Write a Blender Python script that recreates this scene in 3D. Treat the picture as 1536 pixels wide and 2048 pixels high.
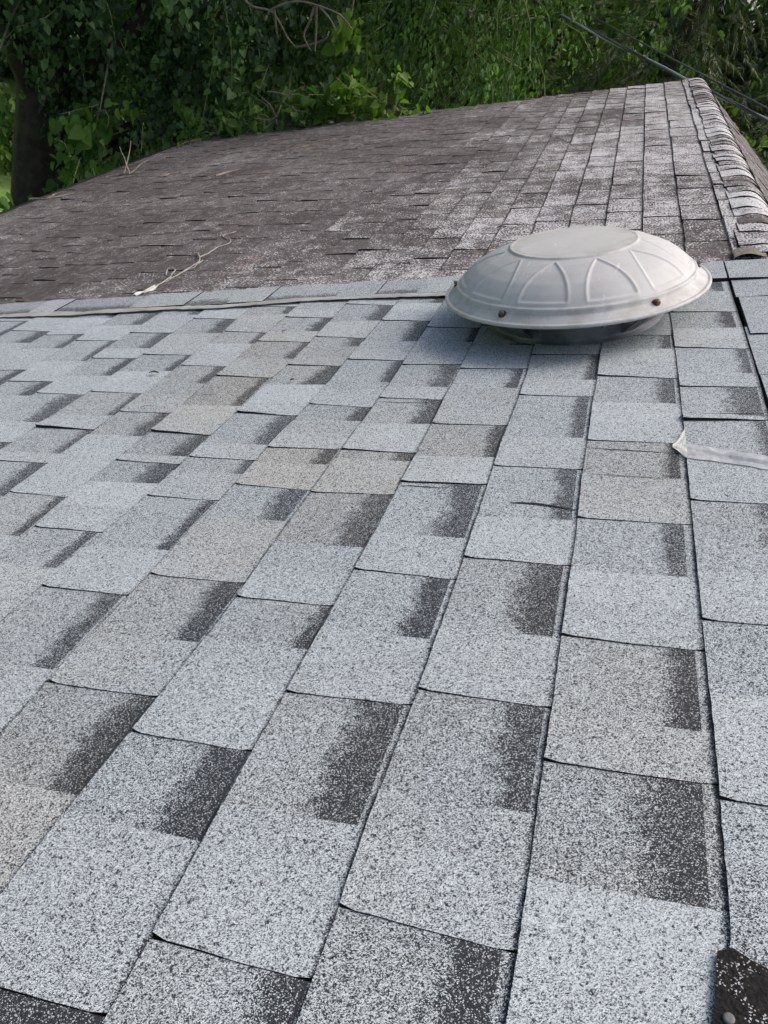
import bpy, bmesh, math, random
import numpy as np
from mathutils import Vector, Matrix, noise as mnoise

# ------------------------------------------------------------------ scene, camera, light
for o in list(bpy.data.objects):
    bpy.data.objects.remove(o, do_unlink=True)
SC = bpy.context.scene
COL = SC.collection
rng = random.Random(7)
nrng = np.random.default_rng(11)

cam_data = bpy.data.cameras.new("camera")
cam = bpy.data.objects.new("camera", cam_data)
COL.objects.link(cam)
RW = Matrix(((0.90537, -0.42113, 0.05444), (0.27568, 0.48543, -0.82967), (0.32297, 0.76617, 0.55559)))
CAM_POS = Vector((-0.2635, 0.0, 4.927))
cam.matrix_world = Matrix.Translation(CAM_POS) @ RW.to_4x4()
cam_data.sensor_fit = 'VERTICAL'
cam_data.sensor_height = 36.0
cam_data.lens = 36.0 * 1569.2 / 2048.0
cam_data.clip_start = 0.02
cam_data.clip_end = 600
SC.camera = cam

SUN_EL, SUN_AZ = math.radians(58), math.radians(52)      # azimuth measured from +Y towards +X
world = bpy.data.worlds.new("World")
SC.world = world
world.use_nodes = True
wn = world.node_tree.nodes
sky = wn.new('ShaderNodeTexSky')
sky.sky_type = 'NISHITA'
sky.sun_disc = False
sky.sun_elevation = SUN_EL
sky.sun_rotation = SUN_AZ
sky.air_density = 0.8
sky.dust_density = 6.0
sky.ozone_density = 0.6
wn['Background'].inputs[1].default_value = 0.15
world.node_tree.links.new(sky.outputs[0], wn['Background'].inputs[0])
sun_data = bpy.data.lights.new("sun", 'SUN')
sun_data.energy = 1.5
sun_data.angle = math.radians(32)
sun_data.color = (1.0, 0.96, 0.9)
sun = bpy.data.objects.new("sun", sun_data)
COL.objects.link(sun)
sd = Vector((math.sin(SUN_AZ) * math.cos(SUN_EL), math.cos(SUN_AZ) * math.cos(SUN_EL), math.sin(SUN_EL)))
sun.rotation_euler = sd.to_track_quat('Z', 'Y').to_euler()
SC.view_settings.view_transform = 'Standard'
SC.view_settings.look = 'None'
SC.view_settings.gamma = 1.0
SC.view_settings.exposure = 0.40
SC.render.engine = 'CYCLES'

# ------------------------------------------------------------------ small helpers
def new_mat(name):
    m = bpy.data.materials.new(name)
    m.use_nodes = True
    nt = m.node_tree
    return m, nt, nt.nodes['Principled BSDF']

class N:
    """tiny node-graph writer"""
    def __init__(s, nt): s.nt = nt
    def put(s, sock, v):
        if hasattr(v, 'is_linked') or hasattr(v, 'links'): s.nt.links.new(v, sock)
        else: sock.default_value = v
    def math(s, op, a, b=None, c=None, clamp=False):
        n = s.nt.nodes.new('ShaderNodeMath'); n.operation = op; n.use_clamp = clamp
        for i, v in enumerate((a, b, c)):
            if v is not None: s.put(n.inputs[i], v)
        return n.outputs[0]
    def mix(s, f, a, b, mode='MIX'):
        n = s.nt.nodes.new('ShaderNodeMix'); n.data_type = 'RGBA'; n.blend_type = mode
        s.put(n.inputs[0], f); s.put(n.inputs[6], a); s.put(n.inputs[7], b)
        return n.outputs[2]
    def attr(s, name):
        n = s.nt.nodes.new('ShaderNodeAttribute'); n.attribute_name = name
        return n
    def sep(s, v):
        n = s.nt.nodes.new('ShaderNodeSeparateXYZ'); s.put(n.inputs[0], v)
        return n.outputs
    def noise(s, vec, scale, detail=2.0, rough=0.5):
        n = s.nt.nodes.new('ShaderNodeTexNoise')
        if vec is not None: s.put(n.inputs['Vector'], vec)
        n.inputs['Scale'].default_value = scale; n.inputs['Detail'].default_value = detail
        n.inputs['Roughness'].default_value = rough
        return n.outputs[0]
    def voro(s, vec, scale, dims='2D'):
        n = s.nt.nodes.new('ShaderNodeTexVoronoi'); n.voronoi_dimensions = dims
        s.put(n.inputs['Vector'], vec); n.inputs['Scale'].default_value = scale
        return n.outputs
    def maprange(s, v, a, b, c=0.0, d=1.0, smooth=True):
        n = s.nt.nodes.new('ShaderNodeMapRange'); n.interpolation_type = 'SMOOTHSTEP' if smooth else 'LINEAR'
        s.put(n.inputs[0], v)
        for i, x in enumerate((a, b, c, d)): s.put(n.inputs[i + 1], x)
        return n.outputs[0]
    def scale(s, vec, sc):
        n = s.nt.nodes.new('ShaderNodeVectorMath'); n.operation = 'MULTIPLY'
        s.put(n.inputs[0], vec); n.inputs[1].default_value = sc
        return n.outputs[0]
    def bump(s, h, strength, dist):
        n = s.nt.nodes.new('ShaderNodeBump'); n.inputs['Strength'].default_value = strength
        n.inputs['Distance'].default_value = dist; s.put(n.inputs['Height'], h)
        return n.outputs[0]
    def coord(s, what='Object'):
        return s.nt.nodes.new('ShaderNodeTexCoord').outputs[what]

def tag(o, label=None, cat=None, group=None, kind=None):
    if label: o['label'] = label
    if cat: o['category'] = cat
    if group: o['group'] = group
    if kind: o['kind'] = kind
    return o

def empty(name, loc=(0, 0, 0)):
    o = bpy.data.objects.new(name, None); COL.objects.link(o); o.location = loc
    o.empty_display_size = 0.1
    return o

class MB:
    """collects world-space vertices and faces (plus per-vertex vectors) into ONE mesh object"""
    def __init__(s): s.v = []; s.f = []; s.m = []; s.a = {}
    def add(s, verts, faces, mi=0, **attrs):
        b = len(s.v); s.v.extend(verts)
        for f in faces: s.f.append(tuple(b + i for i in f)); s.m.append(mi)
        for k, vals in attrs.items():
            L = s.a.setdefault(k, []); L.extend([(0, 0, 0)] * (b - len(L))); L.extend(vals)
        return b
    def box(s, c, d, R=None, mi=0):
        c = Vector(c); vs = []
        for x in (-.5, .5):
            for y in (-.5, .5):
                for z in (-.5, .5):
                    p = Vector((x * d[0], y * d[1], z * d[2]))
                    vs.append(tuple(c + (R @ p if R else p)))
        s.add(vs, [(0, 1, 3, 2), (4, 6, 7, 5), (0, 4, 5, 1), (2, 3, 7, 6), (0, 2, 6, 4), (1, 5, 7, 3)], mi)
    def tube(s, pts, rad, seg=6, mi=0, caps=True):
        pts = [Vector(p) for p in pts]; n = len(pts)
        if not hasattr(rad, '__len__'): rad = [rad] * n
        vs = []; fs = []; up = Vector((0, 0, 1))
        for i, p in enumerate(pts):
            t = (pts[min(i + 1, n - 1)] - pts[max(i - 1, 0)])
            t = t.normalized() if t.length > 1e-9 else Vector((0, 0, 1))
            a = t.cross(up) if abs(t.dot(up)) < .95 else t.cross(Vector((1, 0, 0)))
            a.normalize(); b = t.cross(a)
            for k in range(seg):
                w = 2 * math.pi * k / seg
                vs.append(tuple(p + (a * math.cos(w) + b * math.sin(w)) * rad[i]))
        for i in range(n - 1):
            for k in range(seg):
                k2 = (k + 1) % seg
                fs.append((i * seg + k, i * seg + k2, (i + 1) * seg + k2, (i + 1) * seg + k))
        if caps:
            fs.append(tuple(range(seg - 1, -1, -1))); fs.append(tuple((n - 1) * seg + k for k in range(seg)))
        s.add(vs, fs, mi)
    def build(s, name, mats, parent=None, smooth=False, origin=None):
        me = bpy.data.meshes.new(name)
        org = Vector(origin) if origin is not None else (parent.matrix_world.translation.copy() if False else Vector((0, 0, 0)))
        if parent is not None:
            q = parent; org = Vector((0, 0, 0))
            while q is not None: org += q.location; q = q.parent
        vs = s.v if org.length == 0 else [(x - org.x, y - org.y, z - org.z) for x, y, z in s.v]
        me.from_pydata(vs, [], s.f)
        mats = mats if isinstance(mats, (list, tuple)) else [mats]
        for m in mats: me.materials.append(m)
        if any(s.m): me.polygons.foreach_set('material_index', s.m)
        if smooth: me.polygons.foreach_set('use_smooth', [True] * len(s.f))
        for k, L in s.a.items():
            L.extend([(0, 0, 0)] * (len(s.v) - len(L)))
            at = me.attributes.new(k, 'FLOAT_VECTOR', 'POINT')
            at.data.foreach_set('vector', np.array(L, dtype=np.float32).ravel())
        me.update()
        o = bpy.data.objects.new(name, me); COL.objects.link(o)
        if parent is not None: o.parent = parent
        elif origin is not None: o.location = origin
        return o

# ------------------------------------------------------------------ roof frame (units of one grey course = 0.15 m)
G = 0.15
TH = math.atan(0.5)
EX = Vector((math.cos(TH), 0, math.sin(TH))); EY = Vector((0, 1, 0)); EN = Vector((-math.sin(TH), 0, math.cos(TH)))
EX2 = Vector((math.cos(TH), 0, -math.sin(TH))); EN2 = Vector((math.sin(TH), 0, math.cos(TH)))
ORG = Vector((0, 0, 4.4))
SAG_C, SAG_V, BEND, V_SEAM = 0.00242, 3.878, 0.0794, 16.01
U_RIDGE, U_EAVE, V_FAR, V_NEAR = 2.58, -24.6, 44.2, -6.0
U0, B0, BW = 0.5551, 1.7265, 0.8129
def sag(v):
    if v > V_SEAM: return SAG_C * (V_SEAM - SAG_V) ** 2 + BEND * (v - V_SEAM)
    return SAG_C * (max(v, 0.0) - SAG_V) ** 2
def W(u, v, n=0.0):
    p = ORG + (EX * u + EY * v + EN * (n + sag(v))) * G
    return (p.x, p.y, p.z)
def W2(s, v, n=0.0):
    """far side of the ridge: s units down the other slope"""
    p = Vector(W(U_RIDGE, v, 0)) + (EX2 * s + EN2 * n) * G
    return (p.x, p.y, p.z)

# ------------------------------------------------------------------ materials
def mat_grey():
    m, nt, b = new_mat("grey_granules"); g = N(nt)
    uv = g.attr("guv").outputs['Vector']
    band = g.sep(g.attr("band").outputs['Vector'])
    seg = g.sep(g.attr("seg").outputs['Vector'])
    vo = g.voro(uv, 1200.0)
    vr = g.sep(vo['Color'])
    vo2 = g.voro(uv, 430.0)
    big = g.sep(vo2['Color'])
    n1 = g.noise(uv, 11.0, 3.0, .6); n2 = g.noise(uv, 70.0, 2.0, .6); n3 = g.noise(uv, 2.2, 2.0)
    x = g.math('ADD', band[0], g.math('MULTIPLY', g.math('SUBTRACT', n2, .5), .36))
    x = g.math('ADD', x, g.math('MULTIPLY', g.math('SUBTRACT', n1, .5), .45))
    f = g.maprange(x, .42, .16)
    f = g.math('MULTIPLY', f, g.math('GREATER_THAN', band[0], 0.0))
    f = g.math('MULTIPLY', f, band[1])
    p0 = g.math('ADD', seg[1], g.math('MULTIPLY', g.math('SUBTRACT', n1, .5), .12))
    p0 = g.math('ADD', p0, g.math('MULTIPLY', g.math('GREATER_THAN', big[0], .92), .42))
    p = g.math('ADD', p0, g.math('MULTIPLY', f, g.math('SUBTRACT', .90, p0)))
    course_line = g.maprange(g.math('ADD', band[2], g.math('MULTIPLY', g.math('SUBTRACT', n2, .5), .05)), .950, .995)  # more dark granules towards the upslope edge of each course
    p = g.math('ADD', p, g.math('MULTIPLY', course_line, .50))
    hw = g.math('SUBTRACT', .32, g.math('MULTIPLY', f, .22))
    white = g.maprange(vr[0], g.math('SUBTRACT', p, hw), g.math('ADD', p, hw))
    tan = g.math('MULTIPLY', seg[0], g.maprange(g.math('ADD', n3, g.math('MULTIPLY', n1, .4)), .45, .85), clamp=True)
    lightc = g.mix(tan, (.543, .602, .630, 1), (.565, .56, .515, 1))
    var = g.math('ADD', g.math('MULTIPLY', vr[1], .6), .70)
    cw = g.mix(1.0, lightc, var, 'MULTIPLY')
    nvar = g.math('ADD', g.math('MULTIPLY', vr[2], 1.3), .35)
    cd = g.mix(1.0, g.mix(tan, (.028, .032, .040, 1), (.038, .036, .032, 1)), nvar, 'MULTIPLY')
    col = g.mix(white, cd, cw)
    nt.links.new(col, b.inputs['Base Color'])
    b.inputs['Roughness'].default_value = .8
    b.inputs['Specular IOR Level'].default_value = .35
    h = g.math('SUBTRACT', 1.0, vo['Distance'])
    nt.links.new(g.bump(h, .5, .0012), b.inputs['Normal'])
    return m

def mat_brown():
    m, nt, b = new_mat("weathered_brown_granules"); g = N(nt)
    uv = g.attr("guv").outputs['Vector']
    seg = g.sep(g.attr("seg").outputs['Vector'])      # x random, y wear, z edge darkness
    vo = g.voro(uv, 420.0); vr = g.sep(vo['Color'])
    sv = g.scale(uv, (1.0, .55, 1.0))
    fine = g.noise(sv, 150.0, 3.0, .7)
    patch = g.noise(uv, 13.0, 4.0, .65)
    broad = g.noise(uv, 1.6, 2.0, .5)
    # granule loss shows the pale filler below: speckled, clustered in patches
    thr = g.math('ADD', g.math('MULTIPLY', seg[1], .185), g.math('MULTIPLY', g.math('SUBTRACT', patch, .5), .46))
    thr = g.math('ADD', thr, g.math('MULTIPLY', g.math('SUBTRACT', broad, .5), .15))
    s = g.math('SUBTRACT', fine, g.math('SUBTRACT', .66, thr))
    white = g.maprange(s, -.015, .04)
    white = g.math('MULTIPLY', white, g.math('ADD', .45, g.math('MULTIPLY', vr[1], .55)))
    base = g.mix(g.math('MULTIPLY', broad, 1.0), (.064, .056, .056, 1), (.120, .108, .107, 1))
    base = g.mix(seg[0], base, g.mix(1.0, base, (.66, .60, .60, 1), 'MULTIPLY'))
    base = g.mix(1.0, base, g.math('ADD', .55, g.math('MULTIPLY', vr[0], .9)), 'MULTIPLY')
    dust = g.maprange(g.math('ADD', g.noise(sv, 30.0, 3.0, .6), g.math('MULTIPLY', broad, .3)), .55, .9)
    base = g.mix(g.math('MULTIPLY', dust, .5), base, (.25, .235, .23, 1))
    col = g.mix(white, base, (.66, .66, .67, 1))
    rust = g.math('MULTIPLY', g.maprange(g.noise(uv, 3.1, 3.0, .6), .60, .75), .35)
    col = g.mix(rust, col, (.16, .10, .07, 1))
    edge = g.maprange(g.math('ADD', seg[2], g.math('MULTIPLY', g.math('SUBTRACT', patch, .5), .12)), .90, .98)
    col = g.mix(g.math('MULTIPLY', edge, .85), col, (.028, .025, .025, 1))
    nt.links.new(col, b.inputs['Base Color'])
    b.inputs['Roughness'].default_value = .85
    b.inputs['Specular IOR Level'].default_value = .3
    nt.links.new(g.bump(g.math('ADD', vo['Distance'], g.math('MULTIPLY', fine, .6)), .5, .0015), b.inputs['Normal'])
    return m

def mat_simple(name, c, rough=.7, metal=0.0, nscale=None, c2=None, bump=0.0, bscale=80.0, spec=.5):
    m, nt, b = new_mat(name); g = N(nt)
    b.inputs['Base Color'].default_value = (*c, 1); b.inputs['Roughness'].default_value = rough
    b.inputs['Metallic'].default_value = metal; b.inputs['Specular IOR Level'].default_value = spec
    co = g.coord('Object')
    if c2 is not None:
        n = g.noise(co, nscale, 4.0, .6)
        nt.links.new(g.mix(g.maprange(n, .35, .68), (*c, 1), (*c2, 1)), b.inputs['Base Color'])
    if bump: nt.links.new(g.bump(g.noise(co, bscale, 3.0), bump, .004), b.inputs['Normal'])
    return m

def mat_leaf(name, dark, light, trans=.35, rough=.55):
    m, nt, b = new_mat(name); g = N(nt)
    r = g.sep(g.attr("rnd").outputs['Vector'])
    col = g.mix(g.math('POWER', r[0], 1.8), (*dark, 1), (*light, 1))
    nt.links.new(col, b.inputs['Base Color'])
    b.inputs['Roughness'].default_value = rough
    b.inputs['Specular IOR Level'].default_value = .35
    t = nt.nodes.new('ShaderNodeBsdfTranslucent')
    nt.links.new(g.mix(1.0, col, (1.0, 1.25, .55, 1), 'MULTIPLY'), t.inputs[0])
    mx = nt.nodes.new('ShaderNodeMixShader'); mx.inputs[0].default_value = trans
    nt.links.new(b.outputs[0], mx.inputs[1]); nt.links.new(t.outputs[0], mx.inputs[2])
    nt.links.new(mx.outputs[0], nt.nodes['Material Output'].inputs[0])
    return m

M_GREY = mat_grey(); M_BROWN = mat_brown()
M_ASPH = mat_simple("asphalt_edge", (.012, .012, .013), .9, nscale=400, c2=(.028, .027, .027), spec=.2)
M_FELT = mat_simple("bare_asphalt", (.006, .006, .006), .9, nscale=260, c2=(.020, .018, .016), bump=.5, bscale=300, spec=.25)
_nt = M_FELT.node_tree; _g = N(_nt); _v = _g.voro(_g.coord('Object'), 900.0, '3D'); _r = _g.sep(_v['Color'])
_spk = _g.math('MULTIPLY', _g.math('GREATER_THAN', _r[0], .90), _g.maprange(_g.noise(_g.coord('Object'), 45.0, 2.0), .46, .60))
_bc = _nt.nodes['Principled BSDF'].inputs['Base Color']; _src = _bc.links[0].from_socket
_nt.links.new(_g.mix(_spk, _src, (.42, .43, .44, 1)), _bc)
M_BARK = mat_simple("bark", (.022, .017, .013), .9, nscale=9, c2=(.05, .038, .028), bump=1.0, bscale=30)
M_TWIG = mat_simple("twig_bark", (.20, .16, .12), .85, nscale=30, c2=(.34, .29, .23))
M_STEM = mat_simple("vine_stem", (.12, .10, .07), .85, nscale=20, c2=(.20, .17, .12))
M_WOOD = mat_simple("painted_board", (.62, .61, .58), .6, nscale=6, c2=(.52, .50, .46))
M_WALL = mat_simple("painted_siding", (.55, .52, .45), .7, nscale=3, c2=(.48, .45, .39))
M_RUST = mat_simple("rusted_steel", (.060, .022, .013), .75, .2, nscale=120, c2=(.13, .05, .025), bump=.4, bscale=300)
M_BOLT = mat_simple("bolt_steel", (.17, .12, .10), .5, .6, nscale=200, c2=(.30, .25, .22))

# ------------------------------------------------------------------ the grey laminated shingles
# each course line: (v, sideways drift of the line) ; each recess: v at left/right of its far edge, v of its near end, gap at band
LT = {
 0: [(1.9, -.10), (2.3, -.085), (2.48, -.04), (2.7, .004), (3.03, .014), (3.59, .024), (4.61, .024), (6.32, .024), (7.93, .027), (10.39, .025), (11.51, .013), (12.36, 0), (13.5, -.025)],
 1: [(9.52, -.031), (10.25, -.025), (11.32, -.015), (12.64, -.020), (13.88, -.035), (14.79, -.038), (16.16, -.004)],
 -1: [(2.22, -.016), (3.33, -.016), (5.08, -.020), (6.34, -.020), (6.98, -.027), (7.73, -.040), (8.71, -.032), (9.87, -.035), (10.68, -.022), (11.95, -.020)],
 -2: [(2.51, -.002), (3.07, -.012), (3.84, .001), (4.44, .010), (4.96, .008), (6.06, -.001), (7.18, -.014), (8.60, -.030), (10.01, -.003), (10.79, -.003), (11.88, -.031)],
 -3: [(2.10, .034), (2.74, .019), (3.48, .013), (4.08, .018), (5.15, .014), (6.18, .015), (7.15, .004), (8.15, .001), (9.09, -.002), (9.91, -.016), (11.14, -.017), (12.84, -.032)],
 -4: [(2.76, -.013), (3.09, -.004), (3.48, .015), (3.87, .034), (4.67, .050), (5.50, .049), (6.52, .023), (7.92, .025), (9.53, .025), (10.43, .034), (11.40, .029), (12.27, .011), (14.40, .007)],
 -5: [(3.36, -.011), (3.93, -.026), (4.33, -.040), (5.06, -.033), (5.45, -.020), (6.51, -.020), (7.36, .001), (8.61, -.012), (9.77, .031), (10.38, .041), (11.29, .020), (12.60, .034), (14.36, .067)],
 -6: [(5.57, -.066), (6.17, -.036), (6.86, .001), (8.09, .009), (8.70, .001), (9.48, .027), (10.50, .009), (11.41, .060), (12.80, .030), (13.79, .016)],
 -7: [(6.18, .008), (6.94, -.033), (8.69, -.017), (10.39, -.056), (13.17, -.038), (14.74, -.039)],
 -8: [(7.78, .015), (8.95, .016), (9.57, 0), (10.57, -.009), (11.37, .010), (12.03, -.018), (13.15, .008), (14.04, -.075)],
 -9: [(10.24, -.094), (11.92, -.123), (13.27, -.149)], -10: [(10.85, -.132), (12.94, -.185)],
 -11: [(11.45, -.172), (13.42, -.269)], -12: [(13.67, -.297)], -13: [(14.48, -.471)], -14: [(13.0, -.5)],
}
RC = {
 1: [(3.57, 3.59, 3.14, .16), (5.34, 5.33, 4.51, .12), (7.27, 7.25, 6.44, .05), (9.17, 9.22, 8.21, .06), (10.24, 10.22, 9.33, .05), (11.71, 11.6, 10.7, .05), (13.32, 13.25, 12.51, .09), (15.28, 15.07, 14.35, .11)],
 0: [(3.7, 3.69, 2.84, .09), (5.01, 4.97, 4.14, .07), (6.85, 6.81, 5.93, .08), (8.62, 8.58, 7.75, .07), (10.66, 10.55, 9.73, .06), (12.34, 12.26, 11.71, .05)],
 -1: [(2.46, 2.4, 1.72, .08), (4.24, 4.2, 3.29, .05), (6.05, 6.01, 4.99, .07), (7.94, 7.9, 6.81, .06), (10.01, 9.95, 8.71, .06), (11.55, 11.52, 10.56, .02)],
 -2: [(2.07, 2.04, 1.43, .02), (4.06, 4.08, 3.0, .06), (5.75, 5.7, 4.85, .06), (7.5, 7.51, 6.41, .06), (9.09, 9.06, 8.16, .02), (11.03, 11.02, 10.29, .07)],
 -3: [(1.65, 1.65, 1.0, .02), (3.48, 3.46, 2.72, .02), (5.2, 5.18, 4.59, .02), (7.21, 7.23, 6.14, .03), (8.31, 8.25, 8.05, .02), (9.96, 9.89, 9.09, .02), (11.25, 11.24, 10.36, .04), (13.03, 12.91, 12.23, .02)],
 -4: [(3.87, 3.86, 2.89, .02), (5.46, 5.43, 4.54, .04), (7.35, 7.28, 6.58, .06), (8.35, 8.35, 7.92, .05), (9.77, 9.65, 9.2, .02), (11.55, 11.45, 10.58, .02), (13.49, 13.38, 12.36, .02)],
 -5: [(5.14, 5.11, 4.04, .06), (7.02, 6.97, 5.9, .05), (8.05, 8.0, 7.64, .03), (9.46, 9.37, 8.46, .02), (11.36, 11.29, 10.52, .02), (12.74, 12.6, 12.21, .02), (14.58, 14.39, 13.52, .02)],
 -6: [(6.22, 6.18, 5.47, .08), (7.92, 7.85, 7.33, .02), (8.82, 8.72, 8.09, .04), (10.94, 10.83, 9.73, .06), (12.6, 12.49, 11.69, .02), (13.93, 13.79, 13.07, .02)],
 -7: [(6.99, 6.94, 6.04, .06), (9.53, 9.48, 8.69, .05), (11.46, 11.39, 10.66, .04), (13.21, 13.09, 12.52, .02), (14.72, 14.60, 14.17, .05)],
 -8: [(7.87, 7.82, 6.91, .02), (8.95, 8.88, 8.11, .02), (10.35, 10.26, 9.4, .02), (12.07, 12.0, 11.23, .05), (14.1, 13.98, 13.16, .05)],
 -9: [(10.31, 10.24, 9.16, .05), (11.96, 11.92, 11.08, .05), (13.34, 13.27, 12.44, .05)],
 -10: [(10.86, 10.85, 10.23, .05), (13.0, 12.94, 11.84, .05)], -11: [(11.46, 11.45, 10.68, .05), (13.42, 13.42, 12.61, .05)],
 -12: [(13.81, 13.67, 13.01, .05)], -13: [(14.55, 14.48, 13.44, .05)],
}
TAN = {(0, 7.75): 1, (0, 3.7): .7, (-1, 2.46): .6, (-2, 9.09): .8, (-4, 7.92): 1.2, (-4, 3.87): 1, (-4, 5.46): .9, (-3, 8.05): 1, (-3, 7.21): .8,
       (-5, 11.36): .6, (-6, 10.94): 1.2, (-6, 9.73): 1.2, (-6, 12.6): 1.2, (-7, 10.66): 1.0, (-7, 9.53): 1.2, (-7, 13.21): .9, (-6, 8.09): .6, (-4, 2.89): 1.0, (-1, 3.29): .5, (-5, 4.04): .3}
LIFT = {(-8, 8.95): .07, (-6, 8.82): .05, (-5, 9.46): .04, (-2, 7.5): .035, (1, 9.17): .06, (0, 10.66): .02, (-5, 11.36): .02, (-4, 11.55): .025}
def line_u(k, v):
    t = LT.get(k)
    d = 0.0
    if t: d = float(np.interp(v, [a for a, _ in t], [b for _, b in t]))
    elif k < -14: d = -.5
    return U0 + k + d + .006 * mnoise.noise((v * 1.3, k * 7.1, 0))
T1, T2 = .013, .012       # thickness of the base sheet and of the laminated tab
V_TOP = 14.92             # where the cross-laid strip along the old roof starts

def course(mb, k, vlo, vhi):
    r2 = random.Random(1000 + k)
    A = lambda v: line_u(k - 1, v); B = lambda v: line_u(k, v)
    rec = sorted([r for r in RC.get(k, [])], key=lambda r: r[2])
    # fill what the photograph does not show
    lo = rec[0][2] if rec else 99
    if not rec:
        v = vlo + r2.random()
        while v < vhi:
            L = r2.uniform(.6, 1.1); rec.append((v + L, v + L - .03, v, r2.uniform(.02, .07))); v += L + r2.uniform(.6, 1.3)
    else:
        v = lo
        while v > vlo:
            v -= r2.uniform(.6, 1.2); L = r2.uniform(.6, 1.0)
            if k == 1 and v > 0: v = -.5
            rec.insert(0, (v, v - .03, v - L, .05)); v -= L
        v = rec[-1][0]
        while v < vhi - 1.2:
            v += r2.uniform(.7, 1.1); L = r2.uniform(.7, 1.0)
            rec.append((v + L, v + L - .03, v, .04)); v += L
    segs = []      # (near_l, near_r, far_l, far_r, kind, gap)
    cl = cr = vlo - 1.5
    for (fl, fr, nb, gap) in rec:
        if nb > vhi: break
        wob = r2.uniform(-.015, .015)
        segs.append((cl, cr, nb + wob, nb - wob, 'tooth', 0))
        fl, fr = min(fl, vhi), min(fr, vhi)
        segs.append((nb + wob, nb - wob, fl, fr, 'recess', gap)); cl, cr = fl, fr
    if cl < vhi - .05: segs.append((cl, cr, vhi, vhi, 'tooth', 0))
    ns = 10
    for si, (nl, nr, fl, fr, kind, gap) in enumerate(segs):
        key = [kk for kk in TAN if kk[0] == k and (abs(kk[1] - nl) < .12 or abs(kk[1] - fl) < .08)]
        tint = TAN[key[0]] * .55 if key else max(0, r2.gauss(.10, .12))
        if k <= -9: tint = 0
        pb = r2.uniform(.26, .34) + (.09 if kind == 'recess' else 0) + (.04 if key else 0)
        if k == 1 and kind == 'tooth': pb += .04
        strength = r2.uniform(.82, 1.0) if kind == 'recess' else 0
        lk = [x for x in LIFT if x[0] == k and abs(x[1] - nl) < .1]
        lift = LIFT[lk[0]] * .6 if (lk and kind == 'tooth') else (abs(r2.gauss(0, .005)) if kind == 'tooth' else 0)
        felt = False
        nv = max(3, int((fl - nl) / .06))
        vs = []; guv = []; bd = []; sg = []
        curl = r2.uniform(-1, 1); dpb = r2.uniform(-.08, .08) if fl - nl > .8 and kind == 'tooth' else 0; tb = r2.uniform(.35, .65); wfac = r2.choice([.85, 1.0, 1.2, 1.4, 1.7, 2.0])
        for j in range(nv + 1):
            t = j / nv
            for i in range(ns + 1):
                s = i / ns
                v0 = nl + (nr - nl) * s; v1 = fl + (fr - fl) * s
                v = v0 + (v1 - v0) * t
                wob = .012 * mnoise.noise((s * 3.0, v0 * 5, k * 3.3))
                v += wob * (1 - t)
                # worn rounded outer corners
                if kind == 'tooth' and t < .001: v += .05 * max(0, 1 - s / .08) * .5 + .02 * max(0, (s - .95) / .05)
                u = A(v) + (B(v) - A(v)) * s
                u += .006 * mnoise.noise((v * 9, s * 2, k)) * (1 if i == 0 else 0)
                n = T1 * (1 - s) + .001
                if kind == 'tooth': n += T2 * (1 - .75 * s)
                d = v - v0
                n += lift * math.exp(-(d / .22) ** 2) * (.6 + .4 * math.cos((s - .5 - .3 * curl) * 3)) * (1 - .7 * s)
                n += .006 * mnoise.noise((u * .9, v * .9, 5.0)) + .003 * mnoise.noise((u * 3, v * 3, 9.0)) * (1 - s)
                vs.append(W(u, v, n)); guv.append((u * G, v * G, 0)); bd.append(((1 - gap - s) * (.25 if k == -3 and fl < 1.8 and kind == 'recess' else wfac), strength, s)); sg.append((tint, pb + (dpb if t > tb else 0), r2.random()))
        q = lambda j, i: j * (ns + 1) + i
        fs = [(q(j, i), q(j, i + 1), q(j + 1, i + 1), q(j + 1, i)) for j in range(nv) for i in range(ns)]
        mb.add(vs, fs, 0, guv=guv, band=bd, seg=sg)
        # raw asphalt edges: the butt along the left side, the near end of a tab
        low = -.012
        def skirt(idx, depth):
            top = [vs[a] for a in idx]; bot = [tuple(Vector(p) - EN * depth * G) for p in top]
            n = len(idx)
            mb.add(top + bot, [(i, i + 1, n + i + 1, n + i) for i in range(n - 1)], 1)
        skirt([q(j, 0) for j in range(nv, -1, -1)], T1 + T2 + .03)
        if kind == 'tooth': skirt([q(0, i) for i in range(ns + 1)], T2 + lift + .01)

house = empty("house", (0, 3, 0))
tag(house, "house with a low gable roof, half new grey shingles, half old brown ones", "house")
mb = MB()
for k in range(-25, 2): course(mb, k, V_NEAR, V_TOP)
# dark joints and cracks lying in the tabs
def crack(pts, w):
    n = len(pts); top = []
    for i, (u, v, h) in enumerate(pts):
        ww = w * math.sin(math.pi * (i + .4) / (n - .2)) + .002
        top += [W(u, v - ww, h), W(u, v + ww, h)]
    mb.add(top, [(2 * i, 2 * i + 2, 2 * i + 3, 2 * i + 1) for i in range(n - 1)], 1)
def crack_across(k, s0, s1, va, vb, w, h=.004, bow=0.0, tooth=True, amp=1.0):
    pts = []
    for i in range(15):
        t = i / 14; s = s0 + (s1 - s0) * t
        v = va + (vb - va) * t + bow * math.sin(math.pi * t) + .010 * amp * mnoise.noise((s * 6, va * 3, k))
        u = line_u(k - 1, v) + (line_u(k, v) - line_u(k - 1, v)) * s
        pts.append((u, v, T1 * (1 - s) + (T2 * (1 - .75 * s) if tooth else 0) + h + .004))
    crack(pts, w)
crack_across(-1, .28, .99, 7.12, 7.02, .016, bow=.03, tooth=False)
crack_across(0, .0, .88, 8.42, 8.33, .006, tooth=False)
crack_across(0, .86, 1.0, 8.33, 8.30, .005, tooth=False)
crack_across(-2, .02, .55, 7.42, 7.40, .006, tooth=False)
crack_across(-3, .0, .8, 9.82, 9.78, .005, tooth=False)
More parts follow.
